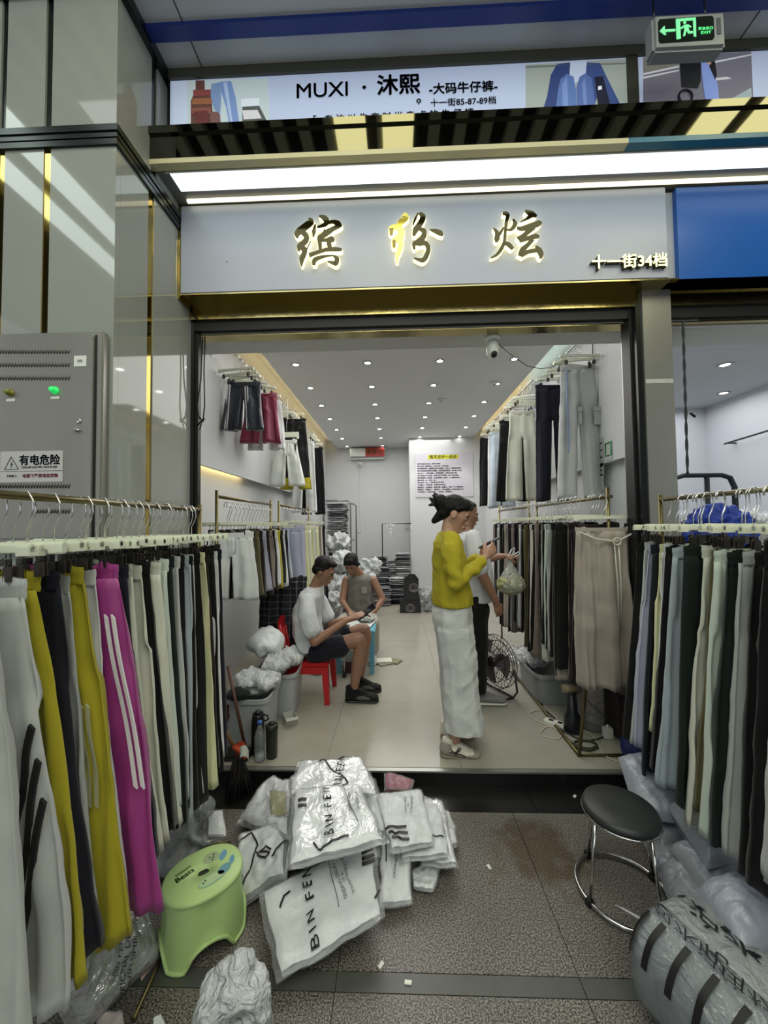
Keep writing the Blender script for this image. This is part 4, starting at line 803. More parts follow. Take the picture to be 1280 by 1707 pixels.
def hand_segs(M, s=1, curl=.5, spread=.02):
    """x along the fingers, z back of the hand, thumb on the +y*s side"""
    segs = [[((0, 0, 0), (.020, .026, .016)), ((.05, 0, 0), (.020, .038, .013))]]
    for k, L_ in enumerate((.040, .046, .043, .034)):
        y = s*(.028-.0185*k); p = Vector((.062, y, 0)); a = -curl*.35; r = .0082 if k < 3 else .0072
        for q in range(3):
            n = p+Vector((math.cos(a), 0, math.sin(a)))*L_*(.55, .42, .34)[q]; segs.append([(tuple(p), r), (tuple(n), r*.93)]); p = n; a -= curl*(.75 if q == 0 else .9); r *= .93
    segs += [[((.005, s*.022, -.004), .013), ((.032, s*.046, -.012), .0105)], [((.032, s*.046, -.012), .0105), ((.062, s*.052, -.020-curl*.012), .009)]]
    return X(M, segs)
def frame(o, xdir, zdir):
    x = Vector(xdir).normalized(); z = Vector(zdir); z = (z-x*z.dot(x)).normalized(); y = z.cross(x)
    return Matrix(((x.x, y.x, z.x, o[0]), (x.y, y.y, z.y, o[1]), (x.z, y.z, z.z, o[2]), (0, 0, 0, 1)))
def hm(c, pitch, yaw=0, roll=0): return Matrix.Translation(c) @ Matrix.Rotation(yaw, 4, 'Z') @ Matrix.Rotation(pitch, 4, 'Y') @ Matrix.Rotation(roll, 4, 'X')
def shoe(parent, name, heel, toe, m, sole, y, w_=.046, h=.085, rz=0, tilt=0, high=.11):
    """low shoe from heel to toe along x"""
    L_ = toe-heel; M = Matrix.Translation((heel, y, 0)) @ Matrix.Rotation(rz, 4, 'Z') @ Matrix.Rotation(tilt, 4, 'Y')
    up_ = organic(name, X(M, [[((.045, 0, .05), (.045, w_*.8, .035)), ((L_*.45, 0, .048), (.05, w_*.95, .03))], [((L_*.45, 0, .048), (.05, w_*.95, .032)), ((L_-.055, 0, .036), (.052, w_, .024))], [((.045, 0, .055), (.042, w_*.75, .03)), ((.05, 0, high), (.042, w_*.72, .012))], [((.06, 0, high-.01), (.045, w_*.6, .012)), ((L_*.55, 0, .068), (.04, w_*.6, .012))]]), m, parent, .005, 3)
    organic('sole', X(M, [[((.042, 0, .014), (.044, w_*.85, .014)), ((L_*.45, 0, .013), (.05, w_*.9, .013))], [((L_*.45, 0, .013), (.05, w_*.9, .013)), ((L_-.052, 0, .014), (.054, w_*1.05, .014))]]), sole, up_, .005, 1)
    return up_, M
# ---- woman in the mustard cardigan
wy = 2.465; wx = U(762, 1240, Y=wy).x
wo = thing('person', 'woman in mustard cardigan and white wide trousers looking at her phone', 'person', (wx, wy, SH))
HM = hm((.012, 0, 1.482), math.radians(27), math.radians(-4))
rw, rh = (.150, -.105, 1.185), frame((.185, -.085, 1.215), (.75, .35, .6), (.2, -.9, -.2))
lw_, lh = (.165, .10, 1.175), frame((.20, .085, 1.20), (.8, -.4, .5), (.1, .9, -.3))
segs = X(HM, head_segs(1))
segs += chain([((-.012, 0, 1.46), (.05, .048, .05)), ((-.035, 0, 1.375), (.046, .05, .03)), ((-.035, 0, 1.32), (.06, .10, .03)), ((-.03, 0, 1.18), (.07, .11, .05)), ((-.02, 0, 1.0), (.06, .09, .05)), ((-.02, 0, .84), (.075, .115, .05))])
for s, el, wr, H_m in ((-1, (-.02, -.21, 1.075), rw, rh), (1, (.0, .21, 1.075), lw_, lh)):
    segs += chain([((-.03, s*.14, 1.315), .032), (el, .030), (wr, .024), (tuple(H_m.translation), (.022, .022, .016))]); segs += hand_segs(H_m, s*-1 if s > 0 else 1, .55)
    segs += chain([((-.02, s*.07, .82), .06), ((.02, s*.09, .48), .05), ((-.03+.09*(s > 0), s*.09, .10), .038)])
organic('body', segs, M_SKIN, wo, .0055, 2)
face_parts(HM, wo)
hair = X(HM, [[((-.022, 0, .042), (.093, .081, .082))], [((.02, 0, .075), (.06, .066, .045)), ((-.05, 0, .02), (.065, .078, .07))], [((-.06, .0, -.02), (.05, .066, .05))], [((.045, .035, .07), .025), ((-.01, .068, .02), .02)], [((.045, -.035, .07), .025), ((-.005, -.072, .03), .016)], [((-.075, 0, .0), .05), ((-.125, 0, .03), .045)], [((-.12, 0, .03), (.048, .05, .052))], [((-.08, 0, -.05), .035), ((-.10, 0, -.1), .02)]])
rnd = random.Random(3)
for k in range(13):
    a = rnd.uniform(.3, 3.0); b = rnd.uniform(-.9, .9); d = Vector((-abs(math.sin(a))*.8-.25, math.sin(b)*.8, math.cos(a)*.8-.05)).normalized(); c = Vector((-.122, 0, .025)); hair += X(HM, [[(tuple(c+d*.03), .014), (tuple(c+d*rnd.uniform(.055, .078)), .0045)]])
organic('hair', hair, M_HAIR, wo, .0045, 1)
M_MUST = mat('mustard_knit', '#a89c1e', .85, bump=.35, bscale=180, stretch=(1, 1, .3), mottle=.06, mscale=20)
sw = chain([((-.035, 0, 1.352), (.062, .11, .022)), ((-.035, 0, 1.30), (.092, .165, .035)), ((-.03, 0, 1.20), (.112, .165, .04)), ((-.027, 0, 1.08), (.112, .155, .04)), ((-.016, 0, .955), (.130, .17, .03)), ((-.016, 0, .91), (.130, .172, .012))])
for s, el, wr in ((-1, (-.022, -.215, 1.07), (.125, -.125, 1.165)), (1, (.0, .21, 1.07), (.14, .115, 1.16))):
    sw += chain([((-.035, s*.135, 1.325), (.062, .05, .05)), ((-.04, s*.175, 1.27), .062), ((-.04, s*.205, 1.16), .056), (el, .050), (wr, .037), (tuple(Vector(wr)+Vector((.022, .008*-s, .02))), .035)])
def wr_sweater(co, n):
    v = .008*math.sin(co.z*70+co.x*40)*math.exp(-((co.z-1.11)/.07)**2)*(.7 if abs(co.y) > .14 else .2)+.005*(1-3*abs(nz((co.x, co.y, co.z*1.6+co.x), 6, 2))); v += .004*nz((co.x*3, co.y*3, co.z*.8), 9, 5)
    return co+n*v
organic('cardigan', sw, M_MUST, wo, .0065, 4, wr_sweater)
organic('cardigan_hem', chain([((-.016, 0, .925), (.133, .175, .008)), ((-.016, 0, .905), (.132, .174, .008))]), M_MUST, wo, .006, 2)
M_WPANT = mat('white_trouser_cotton', '#c3c5c2', .85, bump=.35, bscale=160, mottle=.04, mscale=12)
pt = chain([((-.012, 0, .915), (.118, .158, .02)), ((-.022, 0, .83), (.130, .172, .05)), ((-.012, 0, .74), (.125, .17, .04))])
for s, hx in ((-1, .030), (1, .045)): pt += chain([((-.012, s*.085, .76), (.118, .085, .05)), ((.012, s*.09, .52), (.110, .083, .04)), ((.020, s*.09, .36), (.112, .085, .04)), ((hx, s*.09, .17), (.128, .10, .04)), ((hx+.004, s*.09, .13), (.130, .102, .02))])
def wr_pants(co, n):
    v = .013*(.35-abs(nz((co.x*2.2+co.z*.8, co.y*2, co.z*.9), 4.2, 7)))+.008*(.3-abs(nz((co.x*1.5-co.z*1.0, co.y, co.z*1.2), 8, 3)))+.004*math.sin(co.x*50+co.z*14)*max(0, 1-co.z)
    return co+n*v
organic('wide_trousers', pt, M_WPANT, wo, .0065, 4, wr_pants, cuts=[((0, 0, .158), (0, .0, -1))])
M_SUEDE = mat('grey_suede', '#8f897e', .9); M_CREAML = mat('cream_leather', '#c9c3b4', .5); M_SOLE = mat('tan_sole', '#7f7565', .7)
u1, SM = shoe(wo, 'sneaker', -.125, .125, M_CREAML, M_SOLE, -.095, .044, tilt=.10)
organic('toe_cap', X(SM, [[((.20, 0, .036), (.052, .045, .025)), ((.165, 0, .038), (.03, .046, .020))]]), M_SUEDE, u1, .004, 1)
organic('heel_panel', X(SM, [[((.040, 0, .05), (.045, .040, .036)), ((.04, 0, .09), (.036, .036, .014))]]), M_SUEDE, u1, .004, 1)
def sl(pts): return [tuple(SM @ Vector((a/1000, -.0465, b/1000))) for a, b in pts]
MB().tube(sl([(60, 74), (66, 60), (86, 56), (108, 66), (118, 80), (108, 86), (98, 72), (92, 38)]), .0036, 6).tube(sl([(52, 52), (80, 48), (115, 48), (150, 36)]), .0036, 6).build('curved_stripe', M_BLACK, u1)
for k in range(4): MB().tube([tuple(SM @ Vector((.10+k*.018, -.02, .092-k*.009))), tuple(SM @ Vector((.108+k*.018, 0, .097-k*.009))), tuple(SM @ Vector((.10+k*.018, .02, .092-k*.009)))], .003, 5).build('lace', M_WHITEP, u1)
shoe(wo, 'sneaker', -.10, .135, M_CREAML, M_SOLE, .10, .044)
ph = thing('phone', 'dark phone held up by the woman in the mustard cardigan', 'phone', (wx+.225, wy-.015, SH+1.292), rot=(0, math.radians(-28), 0))
MB().box((-.075, -.037, -.004), (.075, .037, .004), ch=.003).build('body', M_BLACKP, ph); MB().box((-.07, -.034, .004), (.07, .034, .005)).build('screen', mat('phone_screen', '#10131a', .08), ph)
# ---- man behind her
my = 3.14; mx_ = U(790, 1000, Y=my).x
ma = thing('person.001', 'man in white T-shirt behind the woman holding out a food bag', 'person', (mx_, my, SH))
HM = hm((-.045, 0, 1.50), math.radians(18), math.radians(0)); segs = X(HM, head_segs())
segs += chain([((-.055, 0, 1.46), (.055, .055, .05)), ((-.06, 0, 1.38), (.06, .065, .04)), ((-.04, 0, 1.31), (.07, .11, .03)), ((.0, 0, 1.1), (.09, .11, .05)), ((.01, 0, .93), (.09, .12, .05)), ((-.005, 0, .82), (.08, .12, .05))])
rh = frame((.125, -.21, .80), (.35, .1, -.9), (.3, -.9, 0)); lh = frame((.30, .07, 1.145), (1, -.25, -.05), (0, -.35, 1))
segs += chain([((-.02, -.15, 1.28), .038), ((.02, -.235, 1.03), .042), ((.115, -.22, .84), .029), (tuple(rh.translation), (.024, .024, .017))])+hand_segs(rh, 1, .7)
segs += chain([((-.02, .15, 1.28), .038), ((.03, .21, 1.07), .042), ((.24, .09, 1.14), .028), (tuple(lh.translation), (.022, .024, .017))])+hand_segs(lh, -1, 1.3)
for s in (-1, 1): segs += chain([((-.01, s*.08, .80), .06), ((.0, s*.1, .46), .052), ((-.02, s*.1, .10), .042)])
organic('body', segs, M_SKIN2, ma, .006, 2); face_parts(HM, ma)
organic('hair', X(HM, [[((-.024, 0, .040), (.090, .080, .080))], [((-.06, 0, -.01), (.045, .066, .06))], [((.01, 0, .08), (.05, .06, .03))]]), mat('greying_hair', '#2a2826', .6, bump=.4, bscale=90), ma, .005, 1)
sh_ = chain([((-.045, 0, 1.345), (.068, .12, .02)), ((-.035, 0, 1.29), (.11, .175, .035)), ((.0, 0, 1.12), (.135, .175, .05)), ((.02, 0, .95), (.145, .175, .04)), ((.02, 0, .80), (.140, .175, .02))])
sh_ += chain([((-.03, -.15, 1.31), .062), ((-.01, -.215, 1.17), .072), ((.0, -.23, 1.08), .070)])+chain([((-.03, .15, 1.31), .062), ((.0, .20, 1.16), .072), ((.02, .21, 1.10), .070)])
M_TEE = mat('white_tee_cotton', '#c9ccd0', .85, bump=.2, bscale=150)
organic('t_shirt', sh_, M_TEE, ma, .007, 4, wrinkle(.005, 6, 4, (1, 1, .8), .4))
tr_ = chain([((.0, 0, .85), (.125, .168, .04)), ((-.01, 0, .76), (.12, .168, .04))])
for s in (-1, 1): tr_ += chain([((-.01, s*.09, .76), (.11, .088, .05)), ((.0, s*.1, .46), .08), ((-.01, s*.1, .12), .072)])
organic('trousers', tr_, CL['black'], ma, .007, 3, wrinkle(.005, 6, 8), cuts=[((0, 0, .10), (0, 0, -1))])
M_GSHOE = mat('grey_mesh_shoe', '#777875', .85, bump=.3, bscale=200)
shoe(ma, 'sneaker', -.05, .225, M_GSHOE, M_WHITEP, -.10, .048); shoe(ma, 'sneaker', -.16, .115, M_GSHOE, M_WHITEP, .11, .048)
# food bag in his hand
bx, by, bz = mx_+.335, my-.01+.05, SH+1.13
fb = thing('food_bag', 'clear plastic bag of pale green food hanging from the man\'s hand', 'bag', (bx-.02, by, bz-.30))
organic('food', [[((0, 0, .07), (.10, .08, .07))], [((.04, .02, .09), .07)], [((-.05, -.01, .08), .065)]], mat('pale_green_food', '#a8a878', .8, bump=1, bscale=40, mottle=.35, mscale=30), fb, .008, 2, wrinkle(.012, 22, 3))
organic('plastic_bag', [[((0, 0, .075), (.118, .095, .080)), ((0, 0, .22), (.03, .025, .03))], [((0, 0, .22), .025), ((.005, 0, .28), .014)]], film_mat('film_milky', '#e3e7e4', .30, .8, 22), fb, .007, 3, wrinkle(.006, 16, 6, (1, 1, .4)))
MB().tube([(0, 0, .27), (-.012, 0, .32), (.01, 0, .37), (.035, 0, .385), (.03, 0, .35), (.008, 0, .31), (.03, 0, .33), (.07, 0, .35), (.075, 0, .33), (.04, 0, .31), (.005, 0, .28)], .005, 6).build('tied_handle', mat('white_film', '#d8dcdc', .4), fb)
# ---- seated man
sy = 3.20; sx_ = U(525, 1080, Y=sy).x
sm_ = thing('person.002', 'man in white T-shirt and black shorts sitting on the red chair', 'person', (sx_, sy, SH))
HM = hm((.082, 0, 1.035), math.radians(30), math.radians(-6)); segs = X(HM, head_segs())
segs += chain([((.045, 0, .98), (.052, .052, .05)), ((.005, 0, .905), (.052, .055, .03)), ((-.03, 0, .83), (.065, .11, .03)), ((-.07, 0, .66), (.08, .115, .05)), ((-.04, 0, .46), (.08, .12, .05)), ((.0, 0, .40), (.075, .12, .05))])
rh = frame((.33, -.12, .665), (.95, .25, .35), (.2, -.4, .9)); lh = frame((.36, .02, .635), (.95, -.1, .3), (.1, .3, .9))
segs += chain([((-.045, -.15, .79), .035), ((.045, -.225, .505), .038), ((.28, -.14, .645), .026), (tuple(rh.translation), (.022, .024, .017))])+hand_segs(rh, 1, .5)
segs += chain([((-.035, .15, .79), .035), ((.10, .20, .53), .038), ((.31, .05, .62), .026), (tuple(lh.translation), (.022, .024, .017))])+hand_segs(lh, -1, .5)
segs += chain([((.02, -.10, .40), .065), ((.375, -.12, .49), .062), ((.395, -.12, .44), .05), ((.375, -.12, .32), .052), ((.345, -.12, .12), .036)])
segs += chain([((.02, .10, .40), .065), ((.40, .12, .50), .062), ((.425, .12, .44), .05), ((.40, .12, .32), .052), ((.37, .10, .12), .036)])
organic('body', segs, M_SKIN2, sm_, .006, 2); face_parts(HM, sm_)
organic('hair', X(HM, [[((-.024, 0, .044), (.092, .080, .080))], [((-.06, 0, -.01), (.045, .068, .06))], [((.03, 0, .085), (.05, .062, .028)), ((-.02, 0, .08), (.06, .066, .04))], [((.0, .068, .02), .016), ((-.04, .066, .0), .02)], [((.0, -.068, .02), .016), ((-.04, -.066, 0), .02)]]), M_HAIR, sm_, .005, 1)
ts = chain([((-.005, 0, .885), (.066, .10, .02)), ((-.03, 0, .83), (.105, .175, .04)), ((-.07, 0, .66), (.122, .17, .06)), ((-.05, 0, .50), (.128, .172, .05)), ((-.02, 0, .40), (.128, .175, .03))])
ts += chain([((-.035, -.15, .81), .062), ((-.01, -.21, .70), .070), ((.02, -.222, .60), .072)])+chain([((-.03, .15, .81), .062), ((.02, .20, .70), .070), ((.06, .20, .61), .072)])
organic('t_shirt', ts, M_TEE, sm_, .007, 4, wrinkle(.0055, 7, 14, (1, 1, .9), .4))
so = chain([((.0, 0, .41), (.125, .175, .06)), ((.06, 0, .39), (.10, .17, .06))])+chain([((.03, -.10, .39), .092), ((.23, -.115, .44), .092)])+chain([((.03, .10, .39), .092), ((.24, .115, .45), .092)])
organic('shorts', so, CL['navy'], sm_, .007, 3, wrinkle(.004, 8, 9))
for h_, t_, y_ in ((.265, .545, -.12), (.29, .56, .08)):
    u_, SMm = shoe(sm_, 'sneaker', h_, t_, CL['black'], M_BLACKP, y_, .052, high=.12, rz=0 if y_ < 0 else -.05)
    organic('shoe_overlay', X(SMm, [[((.14, -.047, .045), (.05, .006, .018)), ((.20, -.045, .035), (.03, .006, .008))]]), mat('shoe_grey', '#4a4a48', .6), u_, .004, 1)
    for k in range(4): MB().tube([tuple(SMm @ Vector((.11+k*.02, -.022, .098-k*.010))), tuple(SMm @ Vector((.118+k*.02, 0, .104-k*.010))), tuple(SMm @ Vector((.11+k*.02, .022, .098-k*.010)))], .0035, 5).build('lace', M_BLACKP, u_)
tb_ = thing('tablet', 'dark tablet held by the seated man over the table', 'tablet', (sx_+.44, sy-.05, SH+.70), rot=(.1, math.radians(-35), .15))
MB().box((-.09, -.07, -.004), (.09, .07, .004), ch=.003).build('body', M_BLACKP, tb_); MB().box((-.082, -.062, .004), (.082, .062, .005)).build('screen', mat('phone_screen'), tb_)
# ---- seated woman in the grey vest
vy = 4.32; vx = U(600, 1000, Y=vy).x
vo = thing('person.003', 'person with short black hair and grey sleeveless top sitting behind the table', 'person', (vx, vy, SH), math.radians(-90))
HM = hm((.10, -.085, .985), math.radians(34), math.radians(-12)); segs = X(HM, head_segs(1))
segs += chain([((.055, -.05, .93), (.048, .048, .05)), ((.01, -.01, .86), (.055, .06, .04)), ((-.01, 0, .79), (.06, .11, .03)), ((-.01, 0, .62), (.07, .11, .05)), ((-.01, 0, .44), (.08, .12, .05))])
rh = frame((.27, -.08, .50), (.8, .3, -.3), (0, .2, 1)); lh = frame((.19, .15, .47), (.85, -.5, .0), (0, .1, 1))
segs += chain([((.0, -.155, .79), .046), ((.09, -.19, .57), .037), ((.23, -.10, .50), .026), (tuple(rh.translation), (.022, .024, .016))])+hand_segs(rh, 1, .6)
segs += chain([((.0, .155, .79), .05), ((.03, .255, .58), .040), ((.14, .18, .475), .028), (tuple(lh.translation), (.022, .024, .016))])+hand_segs(lh, -1, .6)
for s in (-1, 1): segs += chain([((.0, s*.09, .39), .06), ((.34, s*.16, .39), .055), ((.32, s*.16, .08), .038)])
organic('body', segs, M_SKIN2, vo, .006, 2); face_parts(HM, vo)
organic('hair', X(HM, [[((-.020, 0, .044), (.094, .084, .082))], [((-.05, 0, -.03), (.05, .075, .06))], [((.045, .02, .07), .035), ((-.01, .078, -.01), .022)], [((.045, -.02, .07), .035), ((-.01, -.078, -.01), .022)], [((.06, .0, .055), (.03, .05, .02))]]), M_HAIR, vo, .005, 1)
organic('sleeveless_top', chain([((.0, 0, .845), (.06, .105, .018)), ((-.005, 0, .80), (.095, .145, .035)), ((-.01, 0, .62), (.115, .155, .05)), ((-.01, 0, .46), (.125, .165, .04)), ((-.01, 0, .38), (.13, .175, .02))]), mat('grey_vest', '#6b6a64', .85, bump=.3, bscale=120), vo, .007, 4, wrinkle(.006, 7, 21, (1, 1, .8), .4))
MB().box((.112, .03, .66), (.120, .09, .73), ch=.002).build('pocket_badge', mat('badge_grey', '#8d8e86', .7), vo)
organic('trousers', sum([chain([((.0, s*.09, .39), .095), ((.34, s*.16, .39), .078), ((.32, s*.16, .12), .07)]) for s in (-1, 1)], []), CL['beige'], vo, .008, 3)
for s in (-1, 1): shoe(vo, 'shoe', .25, .50, CL['palegrey'], M_WHITEP, s*.16)
stl = thing('low_stool', 'low plastic stool under the person in the grey top', 'stool', (vx, vy+.02, SH))
MB().box((-.15, -.15, .27), (.15, .15, .30), ch=.012).build('seat', mat('stool_blue', '#3f7f9c', .4), stl)
for a in (-1, 1):
    for b in (-1, 1): MB().tube([(a*.12, b*.12, .275), (a*.145, b*.145, .003)], [.022, .016], 8).build('leg', mat('stool_blue'), stl)
# ---- red plastic chair
M_RED = mat('red_plastic', '#b01f24', .35); rcx = sx_-.03
rc = thing('plastic_chair', 'low red plastic chair under the seated man', 'chair', (rcx, sy, SH))
MB().box((-.17, -.18, .285), (.17, .18, .318), ch=.012).build('seat', M_RED, rc)
for a in (-1, 1):
    for b in (-1, 1):
        x0, y0 = a*.145, b*.155; x1, y1 = a*.165, b*.175
        MB().rings([[(x+dx*w2, y+dy*w2, z) for dx, dy in ((-1, -1), (1, -1), (1, 1), (-1, 1))] for x, y, z, w2 in ((x0, y0, .29, .026), ((x0+x1)/2, (y0+y1)/2, .15, .023), (x1, y1, .001, .018))], sm=False).build('leg', M_RED, rc)
MB().box((-.13, -.175, .235), (.13, -.165, .29)).build('apron', M_RED, rc)
for b in (-1, 1): MB().tube([(-.165, b*.16, .30), (-.19, b*.158, .45), (-.225, b*.15, .62)], [.018, .017, .014], 8).build('back_post', M_RED, rc)
MB().grid(lambda u, v: (-.212-.02*v-.012*math.sin(PI*u), -.15+.30*u, .56+.10*v-.03*abs(2*u-1)**2*v), 12, 4).grid(lambda u, v: (-.224-.02*v-.012*math.sin(PI*u), -.15+.30*u, .56+.10*v-.03*abs(2*u-1)**2*v), 12, 4, flip=True).build('top_rail', M_RED, rc)
for k in range(3): MB().tube([(-.168, -.07+.07*k, .30), (-.20, -.07+.07*k, .45), (-.222, -.07+.07*k, .58)], .012, 6).build('back_slat', M_RED, rc)
# ---- small blue table with papers and cloth
M_TBL = mat('pale_blue_plastic', '#5f9fb4', .35)
tx0, tx1, ty0, ty1 = -.60, -.22, 3.62, 4.06
ta = thing('low_table', 'small pale blue plastic table between the two seated people', 'table', ((tx0+tx1)/2, (ty0+ty1)/2, SH)); a_, b_ = (tx1-tx0)/2, (ty1-ty0)/2
MB().box((-a_, -b_, .385), (a_, b_, .41), ch=.01).build('table_top', M_TBL, ta)
for a in (-1, 1):
    for b in (-1, 1): MB().rings([[(a*(a_-.03)+dx*w2, b*(b_-.03)+dy*w2, z) for dx, dy in ((-1, -1), (1, -1), (1, 1), (-1, 1))] for z, w2 in ((.388, .028), (.001, .02))], sm=False).build('leg', M_TBL, ta)
for k, (x, y, r, c, l) in enumerate(((-.48, 3.72, .3, '#c9b9b4', 'pinkish sheet of paper on the low blue table edge'), (-.36, 3.80, -.2, '#c4c8c6', 'white sheet of paper in the middle of the low blue table'), (-.50, 3.92, .1, '#bfc3c0', 'white sheet of paper at the back of the low blue table'))):
    o = MB().grid(lambda u, v: ((u-.5)*.21, (v-.5)*.29, .004*math.sin(u*5+k)+.004), 6, 6).grid(lambda u, v: ((u-.5)*.21, (v-.5)*.29, .004*math.sin(u*5+k)+.002), 6, 6, flip=True).build('paper_sheet', mat('paper'+str(k), c, .8)); o.location = (x, y, SH+.412+k*.009); o.rotation_euler = (0, 0, r); tag(o, l, 'paper')
o = organic('folded_cloth', [[((0, 0, .03), (.09, .07, .03))], [((.03, .03, .05), (.05, .04, .02))], [((-.06, .02, .045), (.03, .04, .02))]], CL['grey'], None, .006, 3, wrinkle(.012, 12, 5)); o.location = (-.33, 3.92, SH+.425); tag(o, 'crumpled pale cloth on the low blue table', 'cloth')
# ------------------------------------------------------------------ wrapped garments, bags, boxes
M_WRAPIN = mat('folded_white_cloth', '#dde1e3', .75, bump=.6, bscale=22, mottle=.07, mscale=14)
M_FILM = film_mat('film_clear', '#eef1f4', .14, .45, 13, .16, .03, .30); M_FILMB = film_mat('film_thick', '#d9dde0', .25, .7, 9, .18, .04, .38)
M_PRT = mat('black_print', '#141518', .5); M_SEAMG = mat('grey_bag', '#8b9199', .4, bump=1, bscale=16, mottle=.12, mscale=7, coat=.3, stretch=(1, 2.2, 1))
def slab4(C, th, seed, name, label, cat='wrapped clothes', group=None, inner=None, film=None, nu=22, nv=22, amp=.012, parent=None, round_=.12, printed=None, layers=1, coarse=1):
    """flat wrapped garment between four 3D corners (TL TR BR BL), th thick, resting on its underside"""
    C = [Vector(c) for c in C]; cen = sum(C, Vector())/4; C = [c-cen for c in C]
    ex = (C[1]-C[0]+C[2]-C[3]).normalized(); ey = (C[0]-C[3]+C[1]-C[2]); nrm = ex.cross(ey).normalized()
    if nrm.z < 0: nrm = -nrm
    if parent is None:
        t = thing(name, label, cat, cen, 0, group)
    else: t = parent
    def P(u, v, top, infl=0, a=amp):
        b = (C[3]*(1-u)+C[2]*u)*(1-v)+(C[0]*(1-u)+C[1]*u)*v; s = 1+infl; b = b*s
        e = min(1, min(u, 1-u)/round_)*min(1, min(v, 1-v)/round_); e = max(0, e)**.45
        h = th*e*(.5 if top else -.5)+(infl*.12*(1 if top else -1)*e)
        k = a*(nz(b+Vector((0, 0, 0)), 11*coarse, seed)+.6*(.5-abs(nz(b, 24*coarse, seed+5)))+.5*nz(b, 50, seed+9)) if top else 0
        ed = ex*(.010*nz(b, 16, seed+2))+ey.normalized()*(.010*nz(b, 16, seed+3))
        return b+nrm*(h+k*(.3+.7*e))+ed
    fi = film or M_FILM; inn = inner or M_WRAPIN
    MB().grid(lambda u, v: P(.045+.91*u, .04+.92*v, True), nu, nv).grid(lambda u, v: P(.045+.91*u, .04+.92*v, False), nu//2, nv//2, flip=True).build('folded_garment', inn, t)
    MB().grid(lambda u, v: P(u, v, True, .012, amp*1.2)+nrm*.004, nu, nv).grid(lambda u, v: P(u, v, False, .012), nu//2, nv//2, flip=True).build('plastic_sleeve', fi, t)
    def surf(u, v): return P(u, v, True)
    t_local = (C, ex, nrm, P); return t, t_local
def onprint(t, loc, u, v, ang, body, size, m=None, off=.0, sx=1, lift=.010):
    """lettering lying on the slab; every vertex follows the bumpy top"""
    C, ex, nrm, P = loc; me = text_mesh(body, size, 0, off, 'CENTER', 0, sx); ux = (C[1]-C[0]).length; vy_ = (C[0]-C[3]).length
    bm = bmesh.new(); bm.from_mesh(me); bmesh.ops.triangulate(bm, faces=bm.faces[:]); ca, sa = math.cos(ang), math.sin(ang)
    for vt in bm.verts:
        x, y = vt.co.x*ca-vt.co.y*sa, vt.co.x*sa+vt.co.y*ca; vt.co = P(min(.97, max(.03, u+x/ux)), min(.97, max(.03, v+y/vy_)), True, .012, .012*1.2)+nrm*lift
    bm.to_mesh(me); bm.free(); me.materials.clear(); me.materials.append(m or M_PRT); o = bpy.data.objects.new('lettering', me); link(o, t); return o
def onstrip(t, loc, pts, w_, m=None, name='side_stripe', lift=.007):
    C, ex, nrm, P = loc; q = []
    for i in range(len(pts)-1):
        for k in range(5): f = k/5; q.append((pts[i][0]*(1-f)+pts[i+1][0]*f, pts[i][1]*(1-f)+pts[i+1][1]*f))
    q.append(pts[-1]); q3 = [P(a, b, True, .012, .0144)+nrm*lift for a, b in q]
    rings = []
    for i, p in enumerate(q3):
        d = (q3[min(i+1, len(q3)-1)]-q3[max(i-1, 0)]).normalized(); s = nrm.cross(d)*w_; rings.append([p-s, p+s, p+s-nrm*.002, p-s-nrm*.002])
    MB().rings(rings, sm=False).build(name, m or M_PRT, t)
def Q(pts, zs): return [U(a, b, Z=z) for (a, b), z in zip(pts, zs)]
G = 'garments in clear plastic piled on the floor before the step'
# lower layer: filler packets giving the heap its height
def flatpack(pts, zs, th, seed, label, **k): return slab4(Q(pts, zs), th, seed, 'wrapped_garment', label, group=G, **k)
flatpack([(470, 1335), (640, 1330), (660, 1440), (470, 1450)], [.04, .04, .04, .04], .06, 11, 'white wrapped garment at the bottom of the heap before the step')
flatpack([(480, 1300), (625, 1300), (650, 1400), (480, 1400)], [.13, .13, .13, .13], .10, 12, 'thick white wrapped garment in the middle of the heap')
flatpack([(700, 1345), (752, 1355), (766, 1410), (690, 1425)], [.03, .03, .03, .03], .035, 13, 'white wrapped garment sticking out lowest at the right of the heap')
flatpack([(684, 1452), (742, 1430), (722, 1488), (690, 1480)], [.02, .02, .02, .02], .03, 14, 'small white wrapped corner nearest the camera on the heap\'s right')
flatpack([(705, 1330), (738, 1335), (765, 1450), (700, 1445)], [.07, .07, .065, .065], .035, 15, 'white wrapped garment with grey seam at the right of the heap')
t, l = flatpack([(690, 1335), (730, 1340), (752, 1430), (665, 1440)], [.11, .11, .105, .105], .035, 16, 'white wrapped garment with dark piping on the heap\'s right side'); onstrip(t, l, [(.1, .2), (.5, .3), (.9, .25)], .003)
t, l = flatpack([(622, 1325), (704, 1318), (726, 1410), (650, 1425)], [.16, .16, .15, .15], .04, 17, 'white wrapped garment with three black stripes right of the top packet')
for k in range(3): onstrip(t, l, [(.04+.02*k, .22-.09*k+.10), (.45, .16-.09*k+.10)], .006)
onprint(t, l, .62, .62, 1.35, 'ORIGINAL DESIGN\nOF A\nSTYLISH SIMPLICITY', .014)
t, l = flatpack([(636, 1372), (684, 1368), (688, 1508), (630, 1518)], [.12, .12, .035, .035], .04, 18, 'narrow white wrapped garment lying toward the camera right of centre'); onstrip(t, l, [(.2, .95), (.15, .6), (.2, .45)], .003); onprint(t, l, .5, .45, 1.5, 'ORIGINAL DESIGN', .016)
t, l = flatpack([(432, 1492), (622, 1400), (640, 1532), (462, 1640)], [.10, .16, .12, .045], .05, 19, 'large front white wrapped garment with big black lettering on granite'); FL = (t, l)
